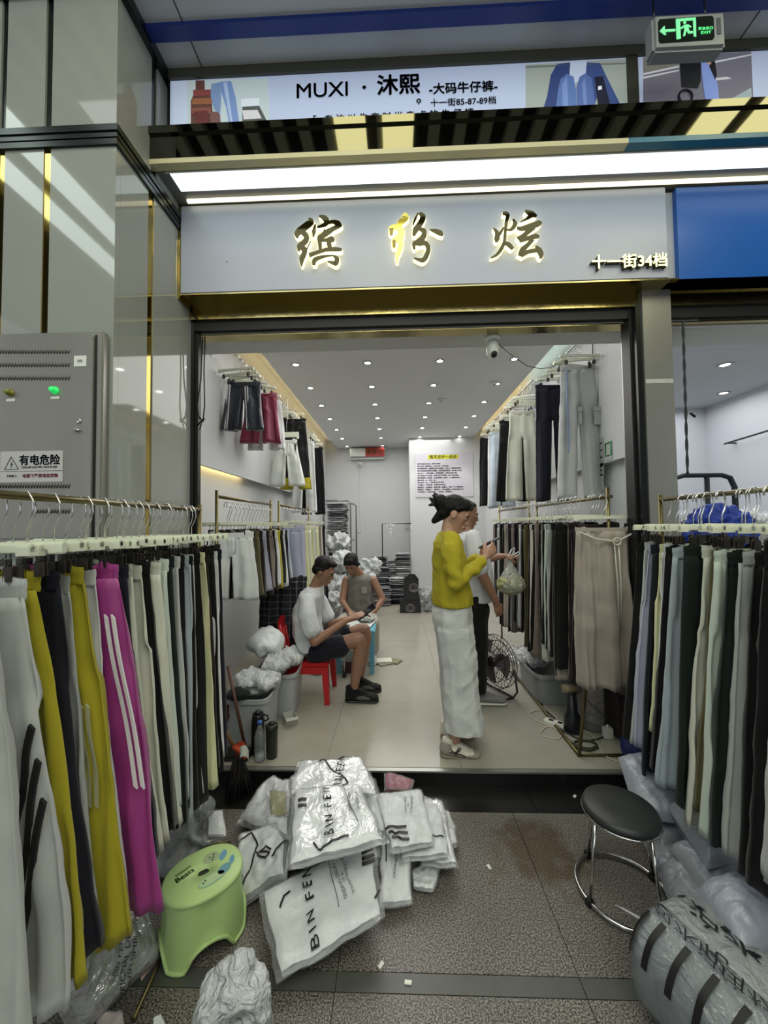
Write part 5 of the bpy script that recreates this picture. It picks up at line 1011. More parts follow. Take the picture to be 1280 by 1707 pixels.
onprint(t, l, .38, .50, 1.50, 'B I N  F E N', .047, off=.0006, sx=1.05); onprint(t, l, .68, .60, 1.75, 'ORIGINAL DESIGN\nOF A\nSTYLISH SIMPLICITY', .017)
for k in range(3): onstrip(t, l, [(.86, .80-.07*k), (.97, .80-.07*k)], .007)
onstrip(t, l, [(.14, .62), (.18, .72), (.24, .78)], .0035); onstrip(t, l, [(.93, .22), (.98, .30)], .004); onstrip(t, l, [(.58, .95), (.61, .3)], .001)
t, l = flatpack([(497, 1272), (605, 1266), (634, 1330), (476, 1330)], [.27, .27, .25, .25], .05, 20, 'white wrapped garment at the back top of the heap with curled cord')
onprint(t, l, .60, .45, 1.35, 'B I N  F E N', .044, off=.0006); onstrip(t, l, [(.32, .8), (.42, .85), (.50, .6), (.60, .45), (.68, .2), (.6, .12)], .004, name='cord')
t, l = flatpack([(487, 1318), (600, 1311), (647, 1406), (478, 1452)], [.30, .30, .28, .25], .05, 21, 'topmost white wrapped garment with big black lettering on the heap')
onprint(t, l, .47, .52, 1.5, 'B I N  F E N', .045, off=.0006, sx=1.05); onprint(t, l, .80, .62, 1.45, 'ORIGINAL DESIGN\nOF A\nSTYLISH SIMPLICITY', .015); onstrip(t, l, [(.26, .14), (.32, .06), (.45, .12), (.62, .16)], .004, name='cord'); onstrip(t, l, [(.72, .92), (.76, .3)], .001)
for k in range(2): onstrip(t, l, [(.10, .74-.09*k), (.22, .75-.09*k)], .007)
def bagblob(name, label, c, r, seed, m, rot=(0, 0, 0), amp=.02, film=None, cat='bag', group=None, vox=.010, sc=7, extra=()):
    o = organic(name, [[((0, 0, 0), r)]]+list(extra), m, None, vox, 3, wrinkle(amp, sc, seed)); o.location = c; o.rotation_euler = rot; tag(o, label, cat, group); return o
# drawstring bag on the left of the heap
t, l = slab4(Q([(450, 1300), (492, 1306), (482, 1400), (392, 1375)], [.10, .12, .15, .03]), .06, 31, 'wrapped_garment', 'crumpled clear packet with glittering folds left of the heap\'s top', group=G, film=M_FILMB, amp=.018)
t, l = slab4(Q([(396, 1395), (480, 1370), (478, 1462), (398, 1514)], [.08, .12, .12, .02]), .07, 32, 'wrapped_garment', 'clear packet with black tied cord between green stool and heap', group=G, film=M_FILMB, amp=.018)
onstrip(t, l, [(.02, .78), (.35, .85), (.45, .6), (.30, .25), (.15, .12), (.12, .4)], .0035, name='cord'); onstrip(t, l, [(.42, .5), (.60, .46), (.72, .40), (.62, .34), (.48, .46), (.66, .52), (.75, .44)], .004, name='cord')
onstrip(t, l, [(.75, .3), (.98, .55)], .004, name='cord')
t, l = slab4(Q([(448, 1320), (480, 1318), (478, 1362), (452, 1368)], [.15, .16, .16, .14]), .03, 33, 'wrapped_garment', 'small khaki cloth corner showing inside the left packets', group=G, inner=fabric('khakip', '#7d7c3a'), nu=8, nv=8)
t, l = slab4(Q([(640, 1290), (690, 1302), (686, 1320), (640, 1318)], [.10, .10, .10, .10]), .03, 34, 'folded_garment', 'crimson and navy folded cloth tucked behind the heap on the step', 'clothes', inner=fabric('crimson', '#8c2a4a'), nu=8, nv=8)
# crumpled plastic bags near the camera
def crumple(name, label, px, seed, rr, m, amp=.05, cat='plastic bag', cut=None, vox=.012):
    c = U(*px[:2], Z=px[2]); o = organic(name, [[((0, 0, 0), rr)], [((rr[0]*.3, rr[1]*.3, rr[2]*.7), (rr[0]*.5, rr[1]*.5, rr[2]*.6))], [((-rr[0]*.5, 0, rr[2]*.4), (rr[0]*.4, rr[1]*.5, rr[2]*.7))]], m, None, vox, 1, wrinkle(amp, 11, seed), cuts=[((0, 0, -px[2]+.004), (0, 0, -1))]); o.location = c; return tag(o, label, cat)
M_WBAG = film_mat('white_film_bag', '#d9dddf', .82, .9, 20, .22, .04, .5)
crumple('crumpled_plastic_bag', 'crumpled white plastic bag on the floor bottom centre-left', (392, 1680, .075), 3, (.085, .07, .085), M_WBAG, .030, vox=.005)
MB().tube([(-.01, -.09, .02), (.01, -.11, .06), (.03, -.12, .09), (.035, -.115, .07)], .004, 5).build('cord', M_BLACKP, bpy.data.objects['crumpled_plastic_bag'])
t, l = slab4(Q([(70, 1640), (235, 1470), (262, 1600), (120, 1740)], [.22, .16, .015, .02]), .07, 41, 'plastic_bag', 'large clear plastic bag with printing under the left front rack', 'plastic bag', film=film_mat('film_bag', '#b9bcbe', .35, .9, 7, .16), inner=mat('cloth_greywrap', '#8f9294', .8, bump=.4, bscale=12), amp=.02)
onprint(t, l, .55, .42, .95, 'BIN FEN\nORIGINAL DESIGN\nSTYLISH SIMPLICITY', .026, lift=.012)
t, l = slab4(Q([(236, 1592), (262, 1590), (262, 1606), (236, 1634)], [.03, .03, .01, .01]), .02, 42, 'torn_wrapper', 'small orange-brown wrapper corner beside the green stool', 'wrapper', inner=mat('orange_card', '#8c5424', .6), nu=6, nv=6)
t, l = slab4(Q([(160, 1690), (205, 1688), (208, 1725), (160, 1730)], [.01]*4), .012, 43, 'torn_paper', 'torn white paper at the bottom edge below the bag', 'paper', inner=mat('paper0'), nu=8, nv=8)
t, l = slab4(Q([(256, 1698), (268, 1690), (284, 1720), (256, 1725)], [.01]*4), .012, 44, 'torn_paper', 'small white paper scrap at the bottom edge', 'paper', nu=6, nv=6)
cs = bpy.data.objects  # pole lying on the floor by the green stool
p0, p1 = U(222, 1700, Z=.012), U(285, 1560, Z=.012); tag(MB().tube([p0, p1+(p1-p0)*.4], .007, 8).build('metal_rod', mat('gold_tube')), 'thin brass rod lying on the granite under the green stool', 'rod')
# grey bags behind the green stool
t, l = slab4(Q([(345, 1352), (372, 1352), (378, 1395), (345, 1395)], [.16, .16, .14, .14]), .02, 45, 'cardboard_sheet', 'white card corner behind the green stool', 'card', inner=mat('card_white', '#c8ccca', .6), nu=4, nv=4, amp=.002)
crumple('clear_plastic_bag', 'thin clear plastic bag behind the green stool', (328, 1395, .10), 8, (.085, .07, .085), film_mat('film_stool', '#a5a9ab', .42, .8, 7, .18), .05)
crumple('grey_plastic_bag', 'grey plastic bag on the floor under the left rack end', (300, 1425, .05), 9, (.10, .10, .055), mat('greybag2', '#7d8082', .4, bump=.8, bscale=9), .03)
# dark brush broom and bits against the column foot
bc = U(385, 1345, Z=0); br = thing('broom', 'dark bristle broom head with orange ribbon standing by the step', 'broom', (bc.x, bc.y+.1, 0)); rnd = random.Random(5)
mb = MB()
for k in range(150):
    a = rnd.uniform(0, 6.28); r = rnd.uniform(0, .07); z = rnd.uniform(.12, .24); mb.tube([(r*.3*math.cos(a), r*.3*math.sin(a), z), (r*math.cos(a)*.9, r*math.sin(a)*.9, z*.5), (r*math.cos(a)*1.3, r*math.sin(a)*1.3, .003)], .0028, 3)
o = mb.build('bristles', mat('dark_bristle', '#171215', .7), br); o['kind'] = 'stuff'
MB().tube([(0, 0, .20), (-.10, -.02, .42)], .011, 7).build('handle', mat('wood_handle', '#6f5030', .5), br)
MB().grid(lambda u, v: (-.01+.05*u+.02*math.sin(v*7), -.03-.01*math.sin(u*6), .22+.07*v+.02*math.sin(u*4)), 6, 6).build('ribbon', mat('orange_ribbon', '#c8532e', .5), br)
MB().grid(lambda u, v: (.02+.05*u, -.035-.01*math.sin(u*6), .21+.06*v+.02*math.sin(u*4)), 6, 6).build('white_tie', M_WHITEP, br)
# ---- lime step stool
M_LIME = mat('lime_plastic', '#a8c482', .35, spec=.4); gc = Vector((-.735, 1.43, 0)); gs = thing('step_stool', 'lime green plastic child stool with printed top on the granite', 'stool', (gc.x, gc.y, 0), math.radians(38))
def sup(a, rx, ry, n=2.5): return (rx*math.copysign(abs(math.cos(a))**(2/n), math.cos(a)), ry*math.copysign(abs(math.sin(a))**(2/n), math.sin(a)))
HS = .215; nA = 72
def gprof(a, t):  # t 0 top .. 1 bottom
    rx, ry = .130+.012*t, .112+.012*t; x, y = sup(a, rx, ry, 2.4)
    g = .010*math.exp(-((((a*4/PI/2+.5) % 1)-.5)/.13)**2)*min(1, t*5)*(1-max(0, t-.75)*3)
    return x*(1-g/.1), y*(1-g/.1)
def arch(a):  # opening height on the long and short sides
    d = min(abs(((a-k*PI/2+PI) % (2*PI))-PI) for k in range(4)); w_ = .46; return .062*math.sqrt(max(0, 1-(d/w_)**2)) if d < w_ else 0
rings = []
for k in range(17):
    t_ = k/16; rings.append([(*gprof(2*PI*j/nA, t_), HS-.012-t_*(HS-.012-arch(2*PI*j/nA))) for j in range(nA)])
inner = [[(x*.955, y*.955, z-.001 if k else z) for x, y, z in r] for k, r in enumerate(rings)][::-1]
MB().rings(rings+inner, cap=(False, False)).build('body', M_LIME, gs)
rim = [(gprof(2*PI*j/nA, 1)[0]*1.0, gprof(2*PI*j/nA, 1)[1]*1.0, arch(2*PI*j/nA)+.006) for j in range(nA)]; MB().tube(rim, .007, 6, closed=True).build('rim', M_LIME, gs)
tp = []
for rr, z in ((1.0, HS-.014), (1.03, HS-.008), (1.02, HS-.001), (.96, HS+.003), (.5, HS+.004), (.16, HS+.004), (.155, HS-.02)): tp.append([(sup(2*PI*j/nA, .132*rr, .114*rr, 2.3)[0], sup(2*PI*j/nA, .132*rr, .114*rr, 2.3)[1], z) if rr > .2 else (.022*math.cos(2*PI*j/nA)*(1.2), .016*math.sin(2*PI*j/nA), z) for j in range(nA)])
MB().rings(tp, cap=(False, True)).build('top', M_LIME, gs); MB().lathe([(.0195, 0), (.001, 0)], 16, cap=(False, False)).build('hole', M_BLACK, gs, (0, 0, HS-.004))
def deco(cx, cy, rx, ry, rot, c, nme, z=.0052, holes=()):
    m = mat('stool_print_'+c[1:], c, .5); P_ = [(cx+rx*math.cos(a)*math.cos(rot)-ry*math.sin(a)*math.sin(rot), cy+rx*math.cos(a)*math.sin(rot)+ry*math.sin(a)*math.cos(rot), HS+z-.0008) for a in [2*PI*i/22 for i in range(22)]]
    return MB().prism(P_, (0, 0, .0006)).build(nme, m, gs)
deco(.02, -.052, .050, .022, .15, '#7fa894', 'blob_print'); deco(.018, -.052, .044, .018, .15, '#a5bd8c', 'blob_print', .0058); deco(.065, -.035, .026, .018, .5, '#5f8f98', 'wave_print', .0058)
deco(.035, .045, .030, .026, 0, '#8fa27c', 'blob_print'); deco(.075, .03, .024, .012, 1.0, '#5c8ea6', 'wave_print'); deco(.098, -.01, .020, .009, 1.2, '#5c8ea6', 'wave_print')
for x, y in ((-.012, -.055), (-.004, -.048), (.030, .047), (.042, .040), (.036, .032), (.046, .052)): deco(x, y, .0035, .003, 0, '#14241c', 'dot_print', .0064)
text('ocean\nBoobs', .001, M_PRT, gs, Matrix.Translation((9, 9, -9)), 0) if False else None
text('season', .021, mat('dark_green_print', '#2c4a25', .5), gs, Matrix.Translation((-.062, .047, HS+.0045)) @ Matrix.Rotation(.25, 4, 'Z'), .0004); text('Beats', .030, mat('dark_green_print'), gs, Matrix.Translation((-.060, .022, HS+.0045)) @ Matrix.Rotation(.25, 4, 'Z'), .0004, .0004)
# ---- black round stool
ss = U(1033, 1357, Z=.45); rc_ = (U(955, 1432, Z=.01)+U(1112, 1500, Z=.01))/2; bl = thing('round_stool', 'round black padded stool with chrome legs and floor ring', 'stool', (.897, 1.615, 0))
MB().lathe([(.02, .310), (.132, .310), (.138, .317), (.140, .328), (.135, .339), (.125, .345), (.06, .348), (.002, .348)], 48).build('padded_seat', mat('black_vinyl', '#242827', .42, bump=.1, bscale=300), bl)
MB().lathe([(.139, .309), (.143, .312), (.139, .316)], 48, cap=(False, False)).build('seat_trim', M_CHROME, bl)
MB().tube([(.17*math.cos(a), .17*math.sin(a), .014) for a in [2*PI*i/40 for i in range(40)]], .008, 8, closed=True).build('floor_ring', M_CHROME, bl)
for k in range(4):
    a = .35+k*PI/2; MB().tube([(.13*math.cos(a), .13*math.sin(a), .31), (.168*math.cos(a), .168*math.sin(a), .016)], .0065, 8).build('leg', M_CHROME, bl); MB().box((-.014, -.012, .0), (.014, .012, .026), ch=.003).build('rubber_foot', M_BLACKP, bl, (.17*math.cos(a), .17*math.sin(a), .001), (0, 0, a))
q = U(1048, 1523, Z=0); o = MB().prism([(-.035, .03, 0), (.03, -.03, 0), (.045, -.028, 0), (.0, .01, 0)], (0, 0, .004)).build('paper_scrap', mat('card_white')); o.location = (q.x, q.y, .001); tag(o, 'pale green-white paper scrap under the round stool ring', 'paper')
for k, (px, py, l) in enumerate(((680, 1639, 'tiny white paper scrap on the dark floor band'), (635, 1610, 'tiny torn white scrap in front of the dark floor band'), (815, 1446, 'small white scrap beside the brown stain'), (972, 1308, 'small folded white ticket against the step'), (958, 1328, 'tiny white scrap on the black border tiles'), (985, 1510, 'tiny pale scrap left of the stool ring'))):
    q = U(px, py, Z=0); o = MB().prism([(-.012, -.005, 0), (.010, -.007, 0), (.013, .005, 0), (-.01, .007, 0)], (0, 0, .003)).build('paper_scrap', M_WHITEP); o.location = (q.x, q.y, .001); o.rotation_euler = (0, 0, k); tag(o, l, 'paper')
# ---- grey wrapped bundles under the right rack
def pillow(pts, zs, th, seed, label, m=None, amp=.042, round_=.35):
    C = Q(pts, zs); cen = sum(C, Vector())/4; C = [c-cen for c in C]; t = thing('grey_bundle', label, 'bundle', cen, 0, 'grey plastic wrapped bundles under the right front rack')
    ex = (C[1]-C[0]).normalized(); ey = (C[0]-C[3]).normalized(); n = ex.cross(ey).normalized(); n = n if n.z > 0 else -n
    def P(u, v, s):
        b = (C[3]*(1-u)+C[2]*u)*(1-v)+(C[0]*(1-u)+C[1]*u)*v; e = (max(0, 4*u*(1-u))*max(0, 4*v*(1-v)))**.32
        k = amp*(.6*(.5-abs(nz(b, 6, seed)))+.5*(.5-abs(nz((b.x*2+b.y, b.y, b.z), 13, seed+4)))+.25*nz(b, 34, seed+2)); return b+n*(s*th*.5*e+k*e*(1 if s > 0 else 0))
    MB().grid(lambda u, v: P(u, v, 1), 30, 26).grid(lambda u, v: P(u, v, -1), 12, 10, flip=True).build('wrapped_body', m or M_SEAMG, t); return t
pillow([(1030, 1262), (1108, 1258), (1150, 1375), (1062, 1365)], [.30, .30, .20, .18], .14, 1, 'pale bundle standing highest against the right rack by the step', mat('bundle_pale', '#969ca8', .36, bump=1, bscale=14, mottle=.08, coat=.3, stretch=(1, 2.5, 1)))
pillow([(1068, 1310), (1150, 1300), (1190, 1400), (1100, 1420)], [.12, .12, .10, .10], .14, 2, 'grey bundle behind the round stool seat')
pillow([(1112, 1345), (1180, 1340), (1300, 1420), (1180, 1450)], [.26, .26, .24, .22], .16, 3, 'pale crinkled bundle under the hanging grey trousers')
pillow([(1115, 1415), (1200, 1400), (1320, 1480), (1180, 1500)], [.16, .16, .16, .14], .14, 4, 'striped grey bundle in the middle of the right stack')
pillow([(1070, 1400), (1130, 1395), (1180, 1470), (1110, 1480)], [.06, .06, .06, .06], .10, 5, 'grey bundle with a face-like crease low behind the stool')
pillow([(1095, 1450), (1180, 1445), (1240, 1540), (1120, 1520)], [.07, .08, .10, .07], .13, 6, 'pale blue-grey bundle just behind the big striped bale')
pillow([(1160, 1495), (1260, 1470), (1330, 1560), (1240, 1620)], [.24, .24, .24, .24], .18, 7, 'large pale grey bundle leaning over the striped bale', mat('bundle_pale'))
# big bale wrapped in clear film with black tape and handwriting
A = U(1105, 1560, Z=.16); B = U(1330, 1790, Z=.16); ax_ = (B-A); LB = ax_.length; yaw = math.atan2(ax_.y, ax_.x)
bt = thing('striped_bale', 'big grey bale wrapped in clear film with black stripes and handwriting', 'bale', (A.x, A.y, 0), yaw)
def bale(u, a, gr=0, sd=0):  # u along 0..1, a around
    x = -.03+u*(LB+.06); e = min(1, math.sin(PI*min(.5, max(0, u*2.6)))); e2 = max(.0, e)**.5; rx, rz = (.165+gr)*(.15+.85*e2), (.140+gr)*(.15+.85*e2)
    y, z = sup(a, rx, rz, 2.7); k = .008*(.5-abs(nz((x*2, y*3, z*3), 4, 3+sd)))+.004*nz((x*5, y*8, z*8), 3, 5); return (x, y*(1+k*5), .146+z*(1+k*5))
M_BALE = mat('bale_grey', '#868d92', .5, bump=.5, bscale=12, mottle=.12, mscale=8)
MB().rings([[bale(i/30, 2*PI*j/36) for j in range(36)] for i in range(31)]).build('bale_body', M_BALE, bt)
MB().rings([[bale(i/30, 2*PI*j/36, .007, 2) for j in range(36)] for i in range(31)], cap=(False, False)).build('film_wrap', film_mat('film_bale', '#b9c2c4', .15, 1.0, 9, .10), bt)
MB().grid(lambda u, v: bale(.02+u*.9, math.radians(52+v*44), .009), 30, 6).build('film_tape', film_mat('tape_milky', '#b4baba', .5, .6, 20, .15), bt)
for u0 in (.10, .24, .42, .60, .78):
    for a0, a1 in ((112, 168), (30, 44), (70, 78)):
        MB().grid(lambda u, v: bale(u0+.045*u, math.radians(a0+(a1-a0)*v), .012), 3, 8).build('black_stripe', M_BLACK, bt)
def scrib(u0, a0, strokes, s=1.0):
    for st_ in strokes: MB().tube([bale(u0+x*.014*s, math.radians(a0+y*2.3*s), .0125) for x, y in st_], .0016, 4).build('handwriting', M_PRT, bt)
def onbale(body, u0, a0, size, sh_, off=0):
    me = text_mesh(body, size, 0, off, 'LEFT', sh_); bm = bmesh.new(); bm.from_mesh(me); bmesh.ops.triangulate(bm, faces=bm.faces[:])
    for v in bm.verts: v.co = bale(u0+v.co.x/LB, math.radians(a0)+(v.co.y+.12*v.co.x*math.sin(v.co.x*30))/.26, .0135)
    bm.to_mesh(me); bm.free(); me.materials.clear(); me.materials.append(M_PRT); o = bpy.data.objects.new('handwriting', me); link(o, bt)
onbale('沪水 林扬挺', .17, 78, .078, .4); onbale('包水化 1', .10, 102, .055, .35); onbale('记住林', .42, 102, .05, .35)
# ------------------------------------------------------------------ inside left: storage boxes, bottles, stool things
M_BOXT = film_mat('box_clear', '#c5c8ca', .55, .1, 4, .2)
def storage(name, label, c, sx, sy_, h, rz, m=None, lid=None, seed=1):
    t = thing(name, label, 'storage box', c, rz); m = m or mat('translucent_box', '#a6aaac', .35, spec=.5)
    def rr(sc, z, w_=0): return [(sup(2*PI*j/32, sx*sc-w_, sy_*sc-w_, 6)[0], sup(2*PI*j/32, sx*sc-w_, sy_*sc-w_, 6)[1], z) for j in range(32)]
    MB().rings([rr(.86, 0), rr(.88, .01), rr(.98, h-.03), rr(1.04, h-.028), rr(1.04, h), rr(.99, h), rr(.97, h-.03), rr(.85, .02)], cap=(True, True), sm=False).build('tub', m, t)
    return t
b1 = U(425, 1262, Z=SH); storage('storage_box', 'clear plastic storage box nearest the entrance under the shorts', (-1.00, 2.60, SH), .15, .16, .30, 0); storage('storage_box.001', 'clear plastic storage box behind the first one along the left wall', (-.93, 2.98, SH), .16, .19, .32, .08)
def heap(name, items):
    for n, (l, c, r, s, m, a) in enumerate(items): bagblob(name, l, c, r, s, m, amp=a, cat='clothes bag', group='bagged clothes heaped on the left storage boxes', vox=.010)
heap('bagged_garment', [('rounded white clothes bag topping the heap on the storage boxes', (-1.02, 2.92, SH+.52), (.13, .14, .10), 1, M_WRAPIN, .02), ('wrapped white garment lying over the near storage box', (-.98, 2.62, SH+.36), (.15, .14, .05), 2, M_WBAG, .03), ('grey wrapped garment under the white ones on the near box', (-1.03, 2.58, SH+.315), (.13, .13, .035), 3, CL['grey'], .015), ('wrapped white garment over the far storage box edge', (-.90, 2.84, SH+.40), (.14, .13, .05), 4, M_WBAG, .035), ('pale wrapped garment beside the plaid trousers on the far box', (-.90, 3.05, SH+.37), (.13, .14, .05), 5, M_WRAPIN, .03), ('small dark green garment under the near box wrappers', (-1.05, 2.46, SH+.33), (.09, .06, .03), 6, CL['darkgreen'], .01)])
o = bagblob('red_cloth_bag', 'dark red cloth bundle beside the near storage box', (-1.13, 2.46, SH+.22), (.035, .05, .08), 9, fabric('darkred', '#4a1c20'), amp=.01)
tag(MB().tube([U(380, 1110, Y=2.42), U(408, 1243, Y=2.36)], .010, 8).build('wooden_stick', mat('wood_red', '#5b3a30', .5)), 'thin wooden handle leaning on the near storage box', 'stick')
o = MB().box((-.11, -.06, 0), (.11, .06, .03), ch=.008).build('dustpan', M_BLACKP); o.location = (-1.02, 2.35, SH); tag(o, 'black dustpan on the shop floor by the entrance left', 'dustpan')
def bottle(name, label, px, z, H, r, m, capm, prof=None, lab=None, filled=None):
    q = U(*px, Z=z); t = thing(name, label, 'bottle', (q.x, q.y, z)); pf = prof or [(r*.5, 0), (r*.95, .004), (r, .015), (r, H*.3), (r*.92, H*.36), (r, H*.42), (r, H*.62), (r*.8, H*.74), (r*.42, H*.86), (r*.40, H*.92), (r*.3, H*.93)]
    MB().lathe(pf, 20).build('bottle_body', m, t); MB().lathe([(r*.46, H*.92), (r*.46, H), (r*.3, H+.002)], 14).build('bottle_cap', capm, t)
    if lab: MB().lathe([(r*1.02, H*.42), (r*1.02, H*.60)], 20, cap=(False, False)).build('bottle_label', lab, t)
    if filled: MB().lathe([(r*.86, .008), (r*.9, .02), (r*.9, H*.2), (.001, H*.2)], 18).build('water', filled, t)
    return t
PET = film_mat('pet_clear', '#cdd6de', .14, .5, 30, .05); M_BLC = mat('blue_cap', '#3b5f9f', .4); M_BLL = mat('blue_label', '#4768b8', .45)
bottle('water_bottle', 'clear plastic water bottle with blue cap by the step edge', (433, 1268), SH, .235, .032, PET, M_BLC, filled=film_mat('water', '#cfd8e8', .25, .2, 10))
bottle('water_bottle.001', 'clear water bottle with blue label beside the red chair', (471, 1190), SH, .235, .030, PET, M_WHITEP, lab=M_BLL)
t = bottle('tumbler', 'dark olive tumbler beside the water bottle near the step', (453, 1262), SH, .21, .036, mat('olive_metal', '#2c3128', .35, metal=.4), M_BLACKP, prof=[(.030, 0), (.033, .003), (.036, .16), (.038, .165), (.038, .195), (.030, .20)])
t = bottle('vacuum_flask', 'black vacuum flask with loop handle behind the water bottle', (430, 1256), SH, .26, .040, mat('black_metal', '#121418', .3, metal=.3), M_BLACKP, prof=[(.036, 0), (.040, .004), (.040, .20), (.034, .225), (.034, .245)]); MB().tube([(.03, 0, .24), (.06, 0, .235), (.065, 0, .21), (.045, 0, .20)], .006, 6).build('loop_handle', M_BLACKP, t)
def carton(name, label, px, z, sx, sy_, h, rz, m, cat='box', open_=False):
    q = U(*px, Z=z); t = thing(name, label, cat, (q.x, q.y, z), rz)
    if open_: MB().box((-sx, -sy_, 0), (sx, sy_, .004)).box((-sx, -sy_, 0), (-sx+.003, sy_, h)).box((sx-.003, -sy_, 0), (sx, sy_, h)).box((-sx, -sy_, 0), (sx, -sy_+.003, h)).box((-sx, sy_-.003, 0), (sx, sy_, h)).build('carton_body', m, t); MB().box((-sx, -sy_-.002, h), (sx, -sy_-.04, h+.003)).build('flap', m, t)
    else: MB().box((-sx, -sy_, 0), (sx, sy_, h), ch=.003).build('carton_body', m, t)
    return t
cw = mat('white_carton', '#b7b8b2', .6)
carton('small_carton', 'small white open carton on the floor beside the labelled bottle', (483, 1203), SH, .042, .055, .05, .5, cw, open_=True); carton('small_carton.001', 'tiny white box left of the labelled bottle', (457, 1192), SH, .03, .035, .04, .2, cw)
pbook = [(642, 1106, 0, '#8a8a76', 'grey-green booklet under the white notepad on the shop floor', .5), (640, 1104, .012, '#cfcfc2', 'white notepad lying on the booklets mid shop floor', .1), (655, 1103, 0, '#77765a', 'olive booklet fanned out right of the notepad', -.5)]
for k, (px, py, z, c, l, r) in enumerate(pbook):
    q = U(px, py, Z=SH); o = MB().box((-.08, -.06, 0), (.08, .06, .012), ch=.001).build('notepad', mat('book'+c[1:], c, .7)); o.location = (q.x, q.y, SH+.0005+z+k*.0005+(.012 if k == 2 else 0)*0); o.rotation_euler = (0, 0, r); tag(o, l, 'notepad')
carton('shoebox', 'flat maroon box on the floor under the small table', (590, 1118), SH, .10, .07, .06, 0, mat('maroon', '#4a2226', .6))
bagblob('floor_bag', 'small crumpled clear bag under the red chair', U(530, 1115, Z=SH+.04), (.08, .07, .04), 14, M_WBAG, amp=.02, vox=.009)
# small table's steel post with caster beside the man's knee
q = U(574, 1130, Z=SH); t = thing('steel_post', 'thin chrome post with caster behind the seated man\'s knee', 'post', (q.x, q.y, SH)); MB().tube([(0, 0, .04), (0, 0, .42)], .008, 8).build('post', M_CHROME, t); MB().lathe([(.02, -.008), (.02, .008)], 14).build('caster', M_BLACKP, t, (0, 0, .022), (PI/2, 0, 0))
# ------------------------------------------------------------------ back of the shop: shelves of stacked garments and heaps
pc_ = [mat('stack_'+c[1:], c, .45, bump=.8, bscale=40, mottle=.3, mscale=30) for c in ('#9ea0a0', '#7a7c7e', '#b4b7b8', '#5d5f62', '#8d9092', '#34363a', '#c2c4c2')]
pm_ = {}
def packet(seed, m):
    k = (seed % 8, m.name)
    if k in pm_: return pm_[k]
    rn = random.Random(seed % 8); mb = MB(); s = seed % 8
    def P(u, v, sg): e = (max(0, 1-abs(2*u-1)**6)*max(0, 1-abs(2*v-1)**6))**.5; return ((u-.5)*.30+.008*nz((u*5, v*5, s), 1), (v-.5)*.24+.01*nz((u*4, v*4, s+5), 1), sg*.019*e+.008*nz((u*4, v*4, s+9+sg), 1.3))
    mb.grid(lambda u, v: P(u, v, 1), 7, 6).grid(lambda u, v: P(u, v, -1), 7, 6, flip=True); me = mb.mesh('wrapped_packet', m); pm_[k] = me; return me
cnt = 0
def stack(x, y, z0, n, lab, grp, rz=0, lean=0, dz=.036):
    global cnt
    for k in range(n):
        cnt += 1; m = pc_[random.choice((0, 0, 1, 2, 2, 3, 4, 4, 5, 6))]; o = inst(packet(cnt, m), 'wrapped_packet', None, (x+random.uniform(-.012, .012)+lean*k, y+random.uniform(-.012, .012), z0+.02+k*dz), (random.uniform(-.05, .05), random.uniform(-.05, .05), rz+random.uniform(-.12, .12)))
        tag(o, lab, 'wrapped clothes', grp)
g1 = 'wrapped garments stacked against the back wall'; g2 = 'wrapped garments on the grey shelf rack'; g3 = 'wrapped garments stacked by the pillar'
for x, y, n, r in ((-.62, 7.2, 10, .1), (-.30, 7.3, 17, .2), (-.05, 7.6, 20, -.1), (.0, 7.1, 12, .3), (.12, 7.55, 24, 0), (-.35, 7.7, 22, .4), (-.62, 7.75, 18, .1)): stack(x, y, SH, n, 'flat grey plastic wrapped garment stacked on the floor at the back', g1, r)
for x, y, n in ((.02, 6.9, 13), (-.28, 6.75, 9)): stack(x, y, SH, n, 'flat wrapped garment in the low front stacks at the back', g3, .1)
sr = thing('shelf_rack', 'grey tube shelf rack full of wrapped garments at the back left', 'shelf', (-1.22, 6.4, SH)); M_GT = mat('grey_tube', '#7f8284', .35, metal=.6)
for x in (-.02, .44):
    for y in (0, .9): MB().tube([(x, y, 0), (x, y, 1.78), (x+(.04 if x < .2 else -.04), y, 1.84)], .014, 8).build('post', M_GT, sr)
    MB().tube([(x, 0, 1.80), (x, .9, 1.80)], .012, 6).build('side_bar', M_GT, sr)
for y in (0, .9): MB().tube([(.02, y, 1.84), (.40, y, 1.84)], .014, 8).build('top_bar', M_GT, sr)
for z in (.1, .62, 1.14): MB().box((-.03, -.01, z), (.45, .91, z+.02)).build('shelf_board', M_GT, sr)
for z, n in ((.12, 12), (.64, 12), (1.16, 17)):
    for x, y in ((-1.06, 6.56), (-1.06, 6.88), (-1.06, 7.14)): stack(x, y, SH+z, n, 'wrapped grey garment on the grey tube shelf rack', g2, 0, 0, .038)
for k, (px, py, Y, r, s) in enumerate(((563, 905, 5.6, .16, 3), (570, 935, 5.3, .15, 4), (562, 975, 5.2, .17, 5), (618, 945, 6.2, .17, 6), (610, 965, 5.9, .13, 7), (560, 1000, 5.1, .15, 8))):
    q = U(px, py, Y=Y); bagblob('clothes_sack', ['crumpled pale sack highest in front of the shelf rack', 'crumpled pale sack just behind the grey top person\'s left', 'bulky pale sack beside the far trousers rack', 'white crumpled sack behind the seated person\'s shoulder', 'small pale sack low behind the seated person', 'pale sack on the floor beyond the far trousers rack'][k], q, (r, r*.9, r*.8), 20+s, M_WBAG if k % 2 else pc_[2], amp=.045, vox=.011, cat='sack', sc=9)
